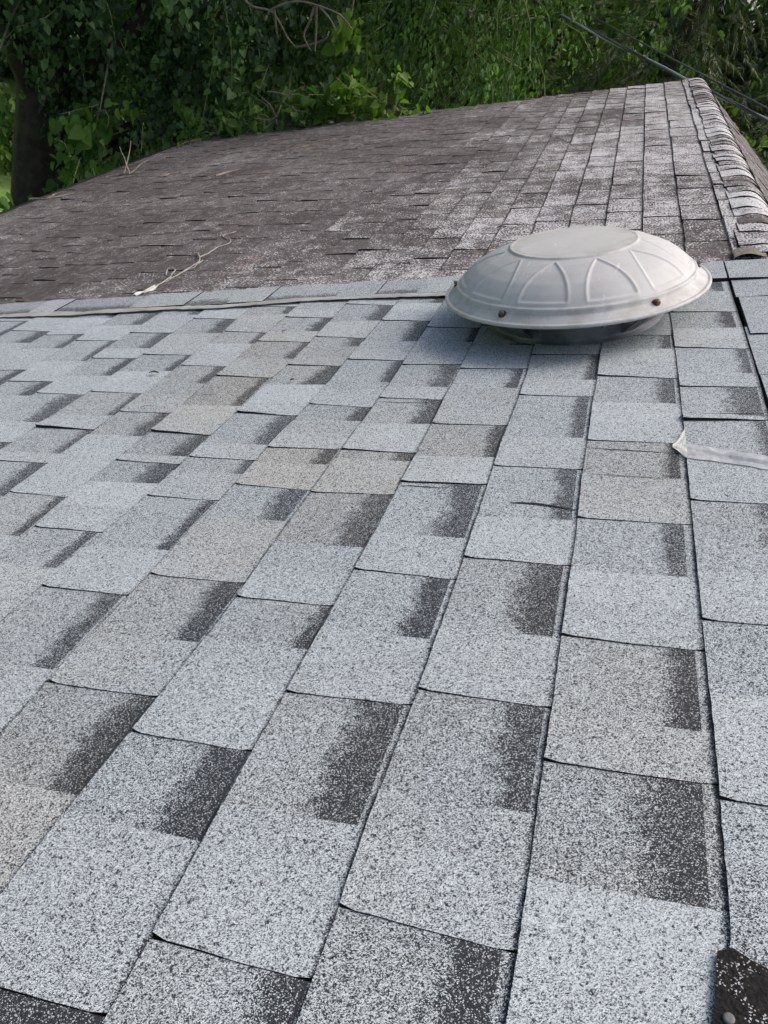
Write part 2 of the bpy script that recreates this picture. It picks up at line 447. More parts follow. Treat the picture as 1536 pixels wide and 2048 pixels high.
crack_across(1, .0, 1.0, 9.36, 9.38, .008)
crack_across(1, .0, 1.0, 9.30, 9.30, .004)
crack_across(-6, .15, .40, 10.12, 10.15, .006)
crack_across(0, .05, .9, 7.76, 7.72, .003)
crack_across(0, .85, 1.0, 9.72, 9.70, .004)
# cross-laid strip of grey shingles along the edge of the old roof
us = [-25.2, -23.4, -21.8, -19.6, -17.9, -16.4, -15.0, -13.32, -12.62, -10.6, -9.25, -8.2, -7.38, -5.78, -4.95, -4.08, -2.6, -1.6, -.6, .62, 1.5]
for i in range(len(us) - 1):
    ua, ub = us[i], us[i + 1]; rec = i % 2 == 0
    if i == 7: rec = False
    vs = []; guv = []; bd = []; sg = []; nu = 12; nv = 5
    tint = rng.uniform(0, .2); pb = rng.uniform(.32, .42) + (.05 if rec else 0)
    for j in range(nv + 1):
        for a in range(nu + 1):
            u = ua + (ub - ua) * a / nu
            vn = V_TOP - .02; vf = 15.93 + .05 * mnoise.noise((u * .7, 3, 3)) + .04 * mnoise.noise((u * 3, 1, 3))
            if u < -9: vf -= .10
            t = j / nv; v = vn + (vf - vn) * t
            n = .045 + (0 if rec else .022) + .012 * mnoise.noise((u * .8, v, 2))
            vs.append(W(u, v, n)); guv.append((u * G, v * G, 0)); bd.append((t * .9 + .02, .8 if rec and ub - ua > .75 else 0, 0)); sg.append((tint, pb, 0))
    q = lambda j, a: j * (nu + 1) + a
    mb.add(vs, [(q(j, a), q(j, a + 1), q(j + 1, a + 1), q(j + 1, a)) for j in range(nv) for a in range(nu)], 0, guv=guv, band=bd, seg=sg)
    for idx in ([q(0, a) for a in range(nu + 1)], [q(nv, a) for a in range(nu, -1, -1)], [q(j, 0) for j in range(nv, -1, -1)], [q(j, nu) for j in range(nv + 1)]):
        top = [vs[b] for b in idx]; bot = [tuple(Vector(p) - EN * .07 * G) for p in top]; n = len(idx)
        mb.add(top + bot, [(b, b + 1, n + b + 1, n + b) for b in range(n - 1)], 1)
o = mb.build("new_shingles", [M_GREY, M_ASPH], house)
tag(o, "grey speckled laminated shingles on the near half of the roof")

# patch of bare asphalt where a tab is missing, and the nail in it
mb = MB()
vs = []
ring = [(.49, 2.60), (.56, 2.63), (.64, 2.585), (.74, 2.55), (.95, 2.52), (.80, 2.44), (.70, 2.36), (.66, 2.22), (.62, 2.0), (.42, 2.0), (.44, 2.2), (.47, 2.42)]
ring = [(u + .008 * mnoise.noise((u * 20, v * 20, 0)), v) for u, v in ring]
vs = [W(.58, 2.35, .037)] + [W(u, v, .0345 - .004 * (u > .7)) for u, v in ring]
mb.add(vs, [(0, 1 + (i + 1) % 12, 1 + i) for i in range(12)])
o = mb.build("bare_patch", M_FELT, house)
tag(o, "black bare asphalt where a shingle tab is torn away")
mb = MB()
c = Vector(W(.515, 2.275, .046))
pr = [(0, .002), (.016, .002), (.026, -.001), (.027, -.012)]
ns = 14
vs = []
for r, h in pr:
    for kk in range(ns):
        w = 2 * math.pi * kk / ns
        p = c + (EX * math.cos(w) * r + EY * math.sin(w) * r + EN * h) * G; vs.append(tuple(p))
mb.add(vs, [(j * ns + kk, j * ns + (kk + 1) % ns, (j + 1) * ns + (kk + 1) % ns, (j + 1) * ns + kk) for j in range(3) for kk in range(ns)])
mb.build("nail_head", mat_simple("galvanised_nail", (.16, .165, .165), .7, .2, nscale=300, c2=(.10, .10, .095)), house, smooth=True)

# sealant bead along the strip
mb = MB()
bp = [(-25, 14.85), (-20, 14.8), (-16, 14.8), (-14.02, 14.79), (-12.78, 14.81), (-11.89, 14.72), (-11.27, 14.76), (-9.6, 14.78), (-8.35, 14.70), (-6.55, 14.90), (-5.11, 14.89), (-3.49, 14.80), (-2.4, 14.9), (-1, 14.95), (.3, 15.0)]
bu = np.linspace(-25, .3, 260); bv = np.interp(bu, [a for a, _ in bp], [b for _, b in bp])
vs = []; ns = 7
for i, (u, v) in enumerate(zip(bu, bv)):
    w = .11 + .06 * mnoise.noise((u * .8, 1, 1)) + .03 * mnoise.noise((u * 4, 1, 1))
    if -13 < u < -11.8: w += .04
    v += .02 * mnoise.noise((u * 2, 7, 1)); w *= 1 + .5 * mnoise.noise((u * 9, 3, 3)); w = max(w, .035)
    for k in range(ns):
        a = math.pi * k / (ns - 1)
        vs.append(W(u, v - math.cos(a) * w, .056 + .012 * math.sin(a)))
mb.add(vs, [(i * ns + k, i * ns + k + 1, (i + 1) * ns + k + 1, (i + 1) * ns + k) for i in range(259) for k in range(ns - 1)])
o = mb.build("sealant_bead", mat_simple("grey_sealant", (.30, .30, .27), .6, nscale=14, c2=(.42, .42, .40)), house, smooth=True)
tag(o, "grey tan strip of sealant smeared along the joint")

# ------------------------------------------------------------------ the old brown three-tab shingles
def brown_field(mb, Wf, rows, v0, v1, wear, u_of, ns=3, seed=3, detail=True):
    r2 = random.Random(seed)
    for k in rows:
        v = v0 - r2.uniform(0, 1.4)
        while v < v1:
            L = r2.uniform(1.30, 1.66); a, b = v + .019, min(v + L - .019, v1 + .03 * r2.uniform(-1, 1))
            v += L
            if b < v0 or b - a < .1: continue
            a = max(a, v0)
            rr = r2.random(); uc = u_of(k, .5); vc = (a + b) / 2
            w = wear(uc, vc) + r2.gauss(0, .04 + .10 * wear(uc, vc)); w = max(0, min(1.0, w))
            lift = abs(r2.gauss(0, .018)) + .009; curl = r2.uniform(-1, 1); lb = abs(r2.gauss(0, .016))
            sh = r2.uniform(-.02, .02); nv = 6 if detail else 2
            vs = []; guv = []; sg = []; tilt = r2.gauss(0, .02)
            for j in range(nv + 1):
                t = j / nv
                for i in range(ns + 1):
                    s = i / ns
                    vv = a + (b - a) * t
                    jag = .035 * mnoise.noise((s * 2.3 + k, a * 3, 1)) + tilt * (s - .5)
                    vv += jag * (1 - t) + (.035 * mnoise.noise((s * 2.3 + k, b * 3, 4))) * t * .4
                    u = u_of(k, s) + sh * (1 - s) + .012 * mnoise.noise((vv * 2.1, k * 3.7, 2)) * (1 - s)
                    d = (vv - a)
                    n = .030 * (1 - s) - .016 + lift * math.exp(-(d / .28) ** 2) * (.55 + .45 * math.sin((s + curl) * 3)) * (1 - .5 * s)
                    n += lb * math.exp(-((b - vv) / .3) ** 2) * (1 - s)
                    n += .022 * mnoise.noise((u * .35, vv * .35, 3)) + .012 * mnoise.noise((u * 1.1, vv * 1.1, 8)) * (1 - .6 * s)
                    vs.append(Wf(u, vv, n)); guv.append((u * G, vv * G, 0)); sg.append((rr, w, s))
            q = lambda j, i: j * (ns + 1) + i
            mb.add(vs, [(q(j, i), q(j, i + 1), q(j + 1, i + 1), q(j + 1, i)) for j in range(nv) for i in range(ns)], 0, guv=guv, seg=sg)
            for idx, mi in (([q(j, 0) for j in range(nv, -1, -1)], 0 if rr > .5 else 1), ([q(0, i) for i in range(ns + 1)], 1), ([q(nv, i) for i in range(ns, -1, -1)], 1)):
                top = [vs[x] for x in idx]; n = len(idx)
                bot = [tuple(Vector(p) - Vector((0, 0, .075 * G))) for p in top]
                mb.add(top + bot, [(x, x + 1, n + x + 1, n + x) for x in range(n - 1)], mi,
                       guv=[guv[x] for x in idx] * 2, seg=[sg[x] for x in idx] * 2)
def wear_main(u, v):
    w = 0.98 - (B0 - u) * .062 - max(0, v - 24) * .010 * (1 - min(1, max(0, (u + 4) / 5)))
    if v < 21 and u < -3: w += .10
    w += .30 * mnoise.noise((u * .35, v * .22, 11)) + .18 * mnoise.noise((u * 1.1, v * .5, 21))
    return max(.22, w)
mb = MB()
brown_field(mb, W, range(-31, 2), 15.72, V_FAR, wear_main, lambda k, s: min(B0 + (k - 1) * BW + s * BW, 2.35))
# dark under-sheet seen through the slots
for v in range(15, 44):
    mb.add([W(U_EAVE - .3, v, -.035), W(2.5, v, -.035), W(2.5, min(v + 1, V_FAR - .05), -.035), W(U_EAVE - .3, min(v + 1, V_FAR - .05), -.035)], [(0, 1, 2, 3)], 1)
o = mb.build("old_shingles", [M_BROWN, M_ASPH], house)
tag(o, "dark brown worn tab shingles mottled white towards the ridge")
# the other slope beyond the ridge
mb = MB()
brown_field(mb, lambda u, v, n: W2(u, v, n), range(1, 36), V_NEAR, V_FAR, lambda u, v: .30, lambda k, s: (k + 1 - s) * BW - .35, ns=1, seed=9, detail=False)
for v in range(-6, 44):
    mb.add([W2(0, v, -.035), W2(28.5, v, -.035), W2(28.5, min(v + 1, V_FAR), -.035), W2(0, min(v + 1, V_FAR), -.035)], [(0, 1, 2, 3)], 1)
mb.build("back_slope_shingles", [M_BROWN, M_ASPH], house)

# ------------------------------------------------------------------ ridge caps: each bent over the ridge and lapped over the next
def ridge_cap(va, vb, half, lift, mats, brown, tint, r2, wear=.6):
    mb = MB(); nu = 14; nv = 4
    vs = []; guv = []; sg = []; bd = []
    tw = r2.gauss(0, .03); w0 = half * r2.uniform(.95, 1.07); ph = r2.uniform(0, 6)
    for j in range(nv + 1):
        t = j / nv
        for i in range(nu + 1):
            x = -1 + 2 * i / nu
            a = abs(x) * w0
            v = va + (vb - va) * t + tw * x + .03 * math.sin(x * 3 + ph) * (1 - t) * (1 if brown else .3)
            n = lift + (.022 if brown else .016) * (1 - t) + .010 * math.sin(x * 4 + ph) * (1 - t)
            if brown: n += .022 * math.exp(-((abs(x) - .5) / .28) ** 2) * (1 - .4 * t) + .02 * mnoise.noise((x * 2, v * .6, 3))
            # soft bend at the ridge
            rr = .14
            h = max(0, rr - a) * .35
            if x <= 0: p = W(U_RIDGE - a, v, n - h * 1.0)
            else: p = W2(a, v, n - h * 1.0)
            vs.append(p); guv.append(((x * w0 + 40) * G, v * G, 0)); sg.append((tint if not brown else r2.random() * .2 + tint * .8, wear if brown else .38, 0)); bd.append((-1, 0, 0))
    q = lambda j, i: j * (nu + 1) + i
    mb.add(vs, [(q(j, i), q(j, i + 1), q(j + 1, i + 1), q(j + 1, i)) for j in range(nv) for i in range(nu)], 0, guv=guv, seg=sg, band=bd)
    for idx in ([q(0, i) for i in range(nu + 1)], [q(j, 0) for j in range(nv, -1, -1)], [q(j, nu) for j in range(nv + 1)]):
        top = [vs[x] for x in idx]; bot = [tuple(Vector(p) - Vector((0, 0, .05 * G))) for p in top]; n = len(idx)
        mb.add(top + bot, [(x, x + 1, n + x + 1, n + x) for x in range(n - 1)], 1)
    return mb.build("ridge_cap", mats, house, smooth=True)
r2 = random.Random(21)
v = 16.35
while v < V_FAR - .3:
    L = r2.choice([.46, .52, .55, .6, .62, .7, .95]) if v < 41 else 1.1
    vb = min(v + L + .25, V_FAR + .05)
    ridge_cap(v, vb, .60 if v > 17 else .72, .028, [M_BROWN, M_ASPH], True, r2.random(), r2, wear=min(1.7, max(.2, r2.choice([.3, .5, .7, .9, 1.1, 1.3]))))
    v += L
for va, vb in [(14.9, 16.05), (13.94, 15.2), (12.16, 14.2), (10.6, 12.5), (9.1, 10.9), (7.5, 9.3), (5.9, 7.8), (4.3, 6.2), (2.7, 4.6), (1.1, 3.0), (-.5, 1.4), (-2.2, -.2), (-3.9, -1.9), (-6, -3.6)]:
    ridge_cap(va, vb, 1.02, .032 if va > 14.5 else .010, [M_GREY, M_ASPH], False, .05, r2)
# torn end of the old ridge cap
mb = MB(); vs = []; guv = []; sg = []
for j in range(4):
    for i in range(9):
        x = i / 8; u = 1.72 + x * .55; v = 16.15 + j * .17 + .05 * math.sin(x * 5)
        n = .05 + .05 * math.sin(math.pi * min(1, x * 1.05)) * (1 - j * .18)
        vs.append(W(u, v, n)); guv.append((u * G, v * G, 0)); sg.append((.2, .2, 0))
mb.add(vs, [(j * 9 + i, j * 9 + i + 1, (j + 1) * 9 + i + 1, (j + 1) * 9 + i) for j in range(3) for i in range(8)], 0, guv=guv, seg=sg)
o = mb.build("torn_cap_end", mat_simple("tan_weathered_cap", (.12, .10, .075), .85, nscale=120, c2=(.26, .23, .19), bump=.6, bscale=300), house, smooth=True)
tag(o, "tan curled end of the old ridge cap")

# ------------------------------------------------------------------ house body under the roof
def prism(mb, pts, axis_len, d):
    n = len(pts); d = Vector(d) * axis_len
    vs = [tuple(p) for p in pts] + [tuple(Vector(p) + d) for p in pts]
    mb.add(vs, [tuple(range(n)), tuple(range(2 * n - 1, n - 1, -1))] + [(i, n + i, n + (i + 1) % n, (i + 1) % n) for i in range(n)])
xe = W(U_EAVE, 0)[0]; xr = W(U_RIDGE, 0)[0]; ze = W(U_EAVE, 0)[2]; zr = W(U_RIDGE, 0)[2]
xl, xr2 = xe + .35, 2 * xr - xe - .35
zl = ze + .35 * .5 - .22
mb = MB()
yN, yF = V_NEAR * G + .25, V_FAR * G - .25
prism(mb, [(xl, yN, 0), (xr2, yN, 0), (xr2, yN, zl), (xr, yN, zr - .25), (xl, yN, zl)], yF - yN, (0, 1, 0))
mb.build("wall", M_WALL, house)
def board(mb, p, q, h, t, off=(0, 0, 0)):
    p, q = Vector(p) + Vector(off), Vector(q) + Vector(off); d = (q - p).normalized()
    s = d.cross(Vector((0, 0, 1))).normalized() * t
    z = Vector((0, 0, h)); vs = [p, q, q + s, p + s]; vs = vs + [x - z for x in vs]
    mb.add([tuple(x) for x in vs], [(0, 1, 2, 3), (7, 6, 5, 4), (0, 4, 5, 1), (1, 5, 6, 2), (2, 6, 7, 3), (3, 7, 4, 0)])
mb = MB()
board(mb, W(U_EAVE - .12, V_NEAR, -.06), W(U_EAVE - .12, 16, -.06), .16, .025); board(mb, W(U_EAVE - .12, 16, -.06), W(U_EAVE - .12, V_FAR, -.06), .16, .025)
mb.build("fascia_board", M_WOOD, house)
mb = MB(); board(mb, W(U_EAVE - .12, V_FAR - .1, -.06), W(U_RIDGE, V_FAR - .1, -.06), .16, -.025)
mb.build("rake_board", M_WOOD, house)
mb = MB(); board(mb, W2(0, V_FAR - .1, -.06), W2(28, V_FAR - .1, -.06), .16, -.025)
mb.build("rake_board", M_WOOD, house)

# ------------------------------------------------------------------ roof vent
VC_U, VC_V = -.983, 13.304
vent_o = Vector(W(VC_U, VC_V, 0))
vsl = math.atan(2 * SAG_C * (VC_V - SAG_V))
VX = EX; VY = (EY * math.cos(vsl) + EN * math.sin(vsl)); VN = (EN * math.cos(vsl) - EY * math.sin(vsl))
def V(r, a, h): 
    p = vent_o + (VX * (r * math.cos(a)) + VY * (r * math.sin(a)) + VN * h) * G
    return (p.x, p.y, p.z)
vent = empty("roof_vent", vent_o)
tag(vent, "round grey plastic domed attic fan vent standing on the grey shingles", "roof vent")
def mat_dome():
    m, nt, b = new_mat("grey_plastic_dome"); g = N(nt)
    co = g.coord('Object')
    n1 = g.noise(co, 5.0, 4.0, .6); n2 = g.noise(co, 60.0, 3.0, .6)
    base = g.mix(g.maprange(n1, .35, .7), (.455, .455, .445, 1), (.49, .488, .475, 1))
    base = g.mix(g.math('MULTIPLY', g.maprange(n2, .5, .75), .12), base, (.28, .265, .24, 1))
    # fine pale scuffs in several directions
    for (sx, sy, sz), thr in (((10, 170, 12), .645), ((150, 14, 30), .655)):
        s = g.noise(g.scale(co, (sx, sy, sz)), 1.0, 2.0, .5)
        k = g.math('MULTIPLY', g.maprange(s, thr, thr + .04), g.maprange(g.noise(co, 9.0, 1.0), .52, .64))
        base = g.mix(g.math('MULTIPLY', k, .45), base, (.70, .69, .67, 1))
    d = g.sep(g.attr("rim").outputs['Vector'])
    dirt = g.math('MULTIPLY', d[0], g.maprange(g.noise(co, 22.0, 3.0, .65), .42, .62))
    base = g.mix(g.math('MULTIPLY', dirt, .35), base, (.24, .22, .18, 1))
    nt.links.new(base, b.inputs['Base Color'])
    b.inputs['Roughness'].default_value = .6
    nt.links.new(g.bump(n2, .12, .002), b.inputs['Normal'])
    return m
prof = [(1.40, .50), (2.03, .530), (2.065, .515), (2.090, .522), (2.098, .545), (2.088, .568), (2.065, .578), (2.046, .570), (2.034, .568), (2.02, .580), (2.00, .596), (1.955, .622), (1.915, .652), (1.895, .662),
        (1.890, .712), (1.880, .738), (1.862, .748), (1.848, .742)]
dome_prof = [(1.845, .745), (1.80, .795), (1.70, .895), (1.55, 1.005), (1.35, 1.105), (1.15, 1.175), (1.02, 1.210)]
dr = np.array([a for a, _ in dome_prof][::-1]); dh = np.array([b for _, b in dome_prof][::-1])
fine = []
L = 56
for i in range(1, L + 1):
    r = 1.845 + (1.02 - 1.845) * i / L
    fine.append((r, float(np.interp(r, dr, dh))))
hh = [h for _, h in fine]
for _ in range(6): hh = [hh[0]] + [(hh[i - 1] + 2 * hh[i] + hh[i + 1]) / 4 for i in range(1, L - 1)] + [hh[-1]]
fine = [(r, h) for (r, _), h in zip(fine, hh)]
plate = [(1.005, 1.222), (.99, 1.238), (.972, 1.240), (.955, 1.234), (.93, 1.236), (.7, 1.250), (.4, 1.258), (.05, 1.260)]
allp = prof + fine + plate
nA = 528; NP = 11
def emboss(r, a):
    if not (1.02 < r < 1.83): return 0.0
    t = (1.80 - r) / (1.80 - 1.05)                     # 0 at the base, 1 at the tip
    k = (a - math.radians(-100.3)) / (2 * math.pi / NP)
    da = (k - round(k)) * 2 * math.pi / NP * r         # arc distance from petal axis
    wmax = .375
    if t < 0: dist = -(t * .75)
    if 0 <= t <= 1:
        wt = wmax * (1 - t ** 1.7) * (1 - .12 * t)
        side = abs(da) - wt
        base = -t * .75
        sd_ = max(side * .85, base)
    else:
        sd_ = math.hypot(max(0, abs(da) - (wmax if t < 0 else 0)), (-t if t < 0 else t - 1) * .75)
    ridge = math.exp(-(sd_ / .018) ** 2) * .013
    inner = -.010 * (1 / (1 + math.exp(sd_ / .012)))
    fade = min(1, max(0, (1.02 - t) / .06)) if t > .9 else 1
    return (ridge + inner) * fade
mb = MB(); vs = []; rim = []
for (r, h) in allp:
    for k in range(nA):
        a = 2 * math.pi * k / nA
        e = emboss(r, a)
        vs.append(V(r + e * .45, a, h + e * .9)); rim.append((1.0 if 1.84 < r or .92 < r < 1.03 else .25, 0, 0))
nR = len(allp)
fs = [(j * nA + k, j * nA + (k + 1) % nA, (j + 1) * nA + (k + 1) % nA, (j + 1) * nA + k) for j in range(nR - 1) for k in range(nA)]
fs.append(tuple((nR - 1) * nA + k for k in range(nA)))
mb.add(vs, fs, 0, rim=rim)
mb.build("dome", mat_dome(), vent, smooth=True)
# collar: sheet metal ring with an overlapped vertical seam, and a deck plate flange
M_COL = mat_simple("dull_sheet_metal", (.075, .08, .09), .5, .3, nscale=9, c2=(.19, .20, .21), bump=.1, bscale=40)
mb = MB(); vs = []; nA2 = 96
cp = [(1.40, .02), (1.38, .04), (1.36, .06), (1.345, .10), (1.345, .52), (1.30, .52), (1.30, .06)]
for r, h in cp:
    for k in range(nA2):
        a = 2 * math.pi * k / nA2
        vs.append(V(r + (.012 if math.radians(250) < a < math.radians(296) and .08 < h and r > 1.32 else 0), a, h))
mb.add(vs, [(j * nA2 + k, j * nA2 + (k + 1) % nA2, (j + 1) * nA2 + (k + 1) % nA2, (j + 1) * nA2 + k) for j in range(len(cp) - 1) for k in range(nA2)])
mb.build("collar", M_COL, vent, smooth=False)
mb = MB()
for a in (-66, -60):
    for h in (.25, .37):
        A = math.radians(a); c = Vector(V(1.365, A, h)); R = Matrix((VX * math.cos(A) + VY * math.sin(A), VX * -math.sin(A) + VY * math.cos(A), VN)).transposed()
        mb.box(c, (.006, .012, .006), R)
mb.build("rivet_tab", M_COL, vent)
for k, adeg in enumerate((-118, -49, 11, 71, 131, 180)):
    a = math.radians(adeg)
    # bent strap from the collar out to the bolt
    mb = MB()
    R = Matrix((VX * math.cos(a) + VY * math.sin(a), VX * -math.sin(a) + VY * math.cos(a), VN)).transposed()
    c0, c1 = Vector(V(1.36, a, .10)), Vector(V(1.93, a, .56)); d = (c1 - c0); Ln = d.length; d.normalize()
    side = Vector(R.col[1]); nn = d.cross(side)
    Rb = Matrix((d, side, nn)).transposed()
    mb.box((c0 + c1) / 2, (Ln, .034, .003), Rb)
    mb.box(Vector(V(1.365, a, .25)), (.004, .034, .045), R)
    mb.build("strap", M_COL, vent)
    # bolt head on a washer, axis square to the skirt
    bo = MB(); wa = MB()
    c = Vector(V(1.925, a, .650)); ax = (Vector(R.col[0]) * .55 + VN * .84).normalized(); t1 = Vector(R.col[1]); t2 = ax.cross(t1)
    def disc(m_, r0, h0, h1, n, r1=None, tw=0.0):
        r1 = r0 if r1 is None else r1; vs = []
        for (rr, h) in ((r0, h0), (r1, h1), (r1 * .02, h1)):
            for q in range(n):
                w = 2 * math.pi * q / n + tw
                vs.append(tuple(c + (t1 * math.cos(w) * rr + t2 * math.sin(w) * rr + ax * h) * G))
        m_.add(vs, [(j * n + q, j * n + (q + 1) % n, (j + 1) * n + (q + 1) % n, (j + 1) * n + q) for j in range(2) for q in range(n)])
    disc(bo, .036, .01, .055, 6, tw=k); disc(bo, .020, .054, .075, 10)
    b = bo.build("bolt", M_BOLT, vent)
    disc(wa, .064, -.02, .014, 20, r1=.060)
    wa.build("washer", M_RUST, b)

# ------------------------------------------------------------------ loose things on the roof
def sheet(mb, cols, thick=.006):
    """cols: list of rows, each a list of (u, v, n)"""
    nr, nc = len(cols), len(cols[0])
    vs = [W(*p) for row in cols for p in row] + [W(p[0], p[1], p[2] - thick) for row in cols for p in row]
    K = nr * nc; q = lambda j, i: j * nc + i
    fs = []
    for j in range(nr - 1):
        for i in range(nc - 1):
            f = (q(j, i), q(j, i + 1), q(j + 1, i + 1), q(j + 1, i)); fs += [f, tuple(K + x for x in f[::-1])]
    rim = [q(0, i) for i in range(nc)] + [q(j, nc - 1) for j in range(1, nr)] + [q(nr - 1, i) for i in range(nc - 2, -1, -1)] + [q(j, 0) for j in range(nr - 2, 0, -1)]
    for i in range(len(rim)):
        a, b = rim[i], rim[(i + 1) % len(rim)]; fs.append((b, a, K + a, K + b))
    mb.add(vs, fs)
M_TAPE = mat_simple("clear_film_tape", (.58, .60, .60), .35, nscale=45, c2=(.42, .45, .47), bump=.4, bscale=90)
_nt = M_TAPE.node_tree; _tr = _nt.nodes.new('ShaderNodeBsdfTransparent'); _mx = _nt.nodes.new('ShaderNodeMixShader'); _g = N(_nt)
_nt.links.new(_g.maprange(_g.noise(_g.coord('Object'), 60.0, 3.0), .35, .65, .20, .50), _mx.inputs[0])
_nt.links.new(_nt.nodes['Principled BSDF'].outputs[0], _mx.inputs[1]); _nt.links.new(_tr.outputs[0], _mx.inputs[2])
_nt.links.new(_mx.outputs[0], _nt.nodes['Material Output'].inputs[0])
M_TAPE2 = mat_simple("folded_film_tape", (.78, .77, .72), .4, nscale=90, c2=(.62, .61, .56), bump=.4, bscale=120)
mb = MB(); rows = []
for i in range(25):
    t = i / 24; u = .585 + t * 1.1
    vt = 8.52 - .30 * t - .08 * t * t; vb = 8.16 - .20 * t - .14 * t * t + .02 * mnoise.noise((u * 8, 2, 2))
    s = (u - .58)
    rows.append([(u, vb + (vt - vb) * j / 6, T1 * (1 - s) + T2 * (1 - .75 * s) + .012 + .006 * mnoise.noise((u * 5, j * .6, 1)) + (.02 if j == 3 and t > .4 else 0)) for j in range(7)])
sheet(mb, rows)
tape = empty("tape_strip", W(.9, 8.3, .05)); tag(tape, "pale wrinkled strip of film tape stuck across grey shingles, right of the vent", "tape strip")
mb.build("strip", M_TAPE, tape)
mb = MB(); rows = []
for i in range(7):
    t = i / 6
    vt = 8.84 - .0 * t; 
    u = .445 + .14 * t
    lo, hi = (8.46 - .32 * t, 8.52 + .34 * t)
    rows.append([(u, lo + (hi - lo) * j / 5, .018 + .03 * t + .006 * math.sin(j * 3 + i)) for j in range(6)])
sheet(mb, rows)
o = mb.build("folded_end", M_TAPE2, tape); tag(o, "torn white folded end of the tape")

# frayed caulk string lying on the old shingles
M_STR = mat_simple("dried_caulk_string", (.26, .24, .22), .7, nscale=40, c2=(.42, .40, .37))
st = empty("caulk_string", W(-10.9, 17, .03)); tag(st, "long curled string of dried pale caulk lying on brown shingles", "caulk string")
def path(pts, n=60, seed=0, amp=.03, h=.03):
    tt = np.linspace(0, 1, len(pts)); t = np.linspace(0, 1, n)
    pu = np.interp(t, tt, [p[0] for p in pts]); pv = np.interp(t, tt, [p[1] for p in pts])
    ph = np.interp(t, tt, [(p[2] if len(p) > 2 else 0) for p in pts])
    for _ in range(2):
        pu[1:-1] = (pu[:-2] + 2 * pu[1:-1] + pu[2:]) / 4; pv[1:-1] = (pv[:-2] + 2 * pv[1:-1] + pv[2:]) / 4
    return [W(a + amp * mnoise.noise((i * .21, seed, 0)), b + amp * mnoise.noise((i * .21, seed, 9)), h + c) for i, (a, b, c) in enumerate(zip(pu, pv, ph))]
mb = MB()
mb.tube(path([(-10.95, 16.1), (-10.9, 16.6), (-10.87, 17.2), (-10.95, 17.7, .05), (-11.3, 17.9, .03), (-11.1, 17.4), (-10.75, 17.3), (-10.75, 17.9), (-10.7, 18.5), (-10.95, 19.0, .06), (-11.15, 19.2, .05), (-10.9, 18.9), (-10.82, 19.3), (-10.82, 19.8), (-10.6, 20.15), (-10.75, 20.5), (-11.1, 20.8), (-11.3, 21.1), (-11.0, 21.4)], 150, 1, .05), .0022, 5)
mb.tube(path([(-10.8, 16.9), (-10.78, 17.4), (-10.62, 18.0), (-10.66, 18.6)], 40, 4, .05), .0016, 5)
mb.build("string", M_STR, st)
mb = MB(); rows = []
for i in range(9):
    t = i / 8; w = .10 * math.sin(math.pi * (t * .8 + .12)) + .02
    rows.append([(-11.1 + .22 * t + w * (j / 3 - .5) * 2, 15.98 + .62 * t, .035 + .025 * math.sin(j * 2 + i)) for j in range(4)])
sheet(mb, rows, .01)
mb.build("caulk_blob", mat_simple("white_caulk", (.68, .67, .63), .6, nscale=60, c2=(.5, .48, .44)), st)

# twigs on the eave
def twig(pts, rad, label, branches=(), group=None):
    t = empty("twig", W(*pts[0][:2], .02)); tag(t, label, "twig", group)
    mb = MB(); P = path(pts, 24, rng.random() * 50, .05, .03); mb.tube(P, list(np.linspace(rad, rad * .45, len(P))), 5)
    mb.build("stem", M_TWIG, t)
    for br in branches:
        mb = MB(); P = path(br, 14, rng.random() * 50, .04, .03); mb.tube(P, list(np.linspace(rad * .7, rad * .3, len(P))), 5)
        mb.build("side_shoot", M_TWIG, t)
twig([(-23.5, 34.0), (-22.9, 34.3), (-22.2, 34.1), (-21.7, 34.0)], .008, "forked pale twig with upright shoots on the brown eave",
     [[(-22.3, 34.1), (-22.5, 34.3, .5), (-22.8, 34.6, 1.1)], [(-22.7, 34.2), (-22.6, 34.5, .4), (-22.5, 34.8, .8), (-22.4, 35, 1.25)], [(-22.3, 34.1), (-21.9, 34.6, .3), (-21.3, 35.2, .5)]])
twig([(-22.7, 33.2), (-22.2, 33.3), (-21.7, 33.5), (-21.4, 33.4)], .012, "thick broken pale twig lying below the forked twig")
twig([(-24.9, 30.2), (-24.2, 30.0), (-23.8, 29.9), (-23.2, 30.3), (-22.9, 30.6)], .009, "bent thin twig on the eave edge at far left", [[(-23.8, 29.9), (-23.6, 30.3, .1), (-23.3, 30.4, .1)]])
twig([(-19.8, 32.5), (-19.4, 32.9), (-19.0, 33.0)], .009, "short pale twig on brown shingles right of the forked twig")
twig([(-16.5, 31.2), (-16.1, 31.9), (-15.8, 32.2)], .007, "short slender twig in the middle of the old shingles")
twig([(-15.1, 36.2), (-14.3, 36.8)], .008, "straight bleached twig near the far rake of the old roof")
twig([(-20.5, 37.5), (-19.8, 37.8), (-19.4, 37.6)], .007, "small curved twig close to the leafy far corner")
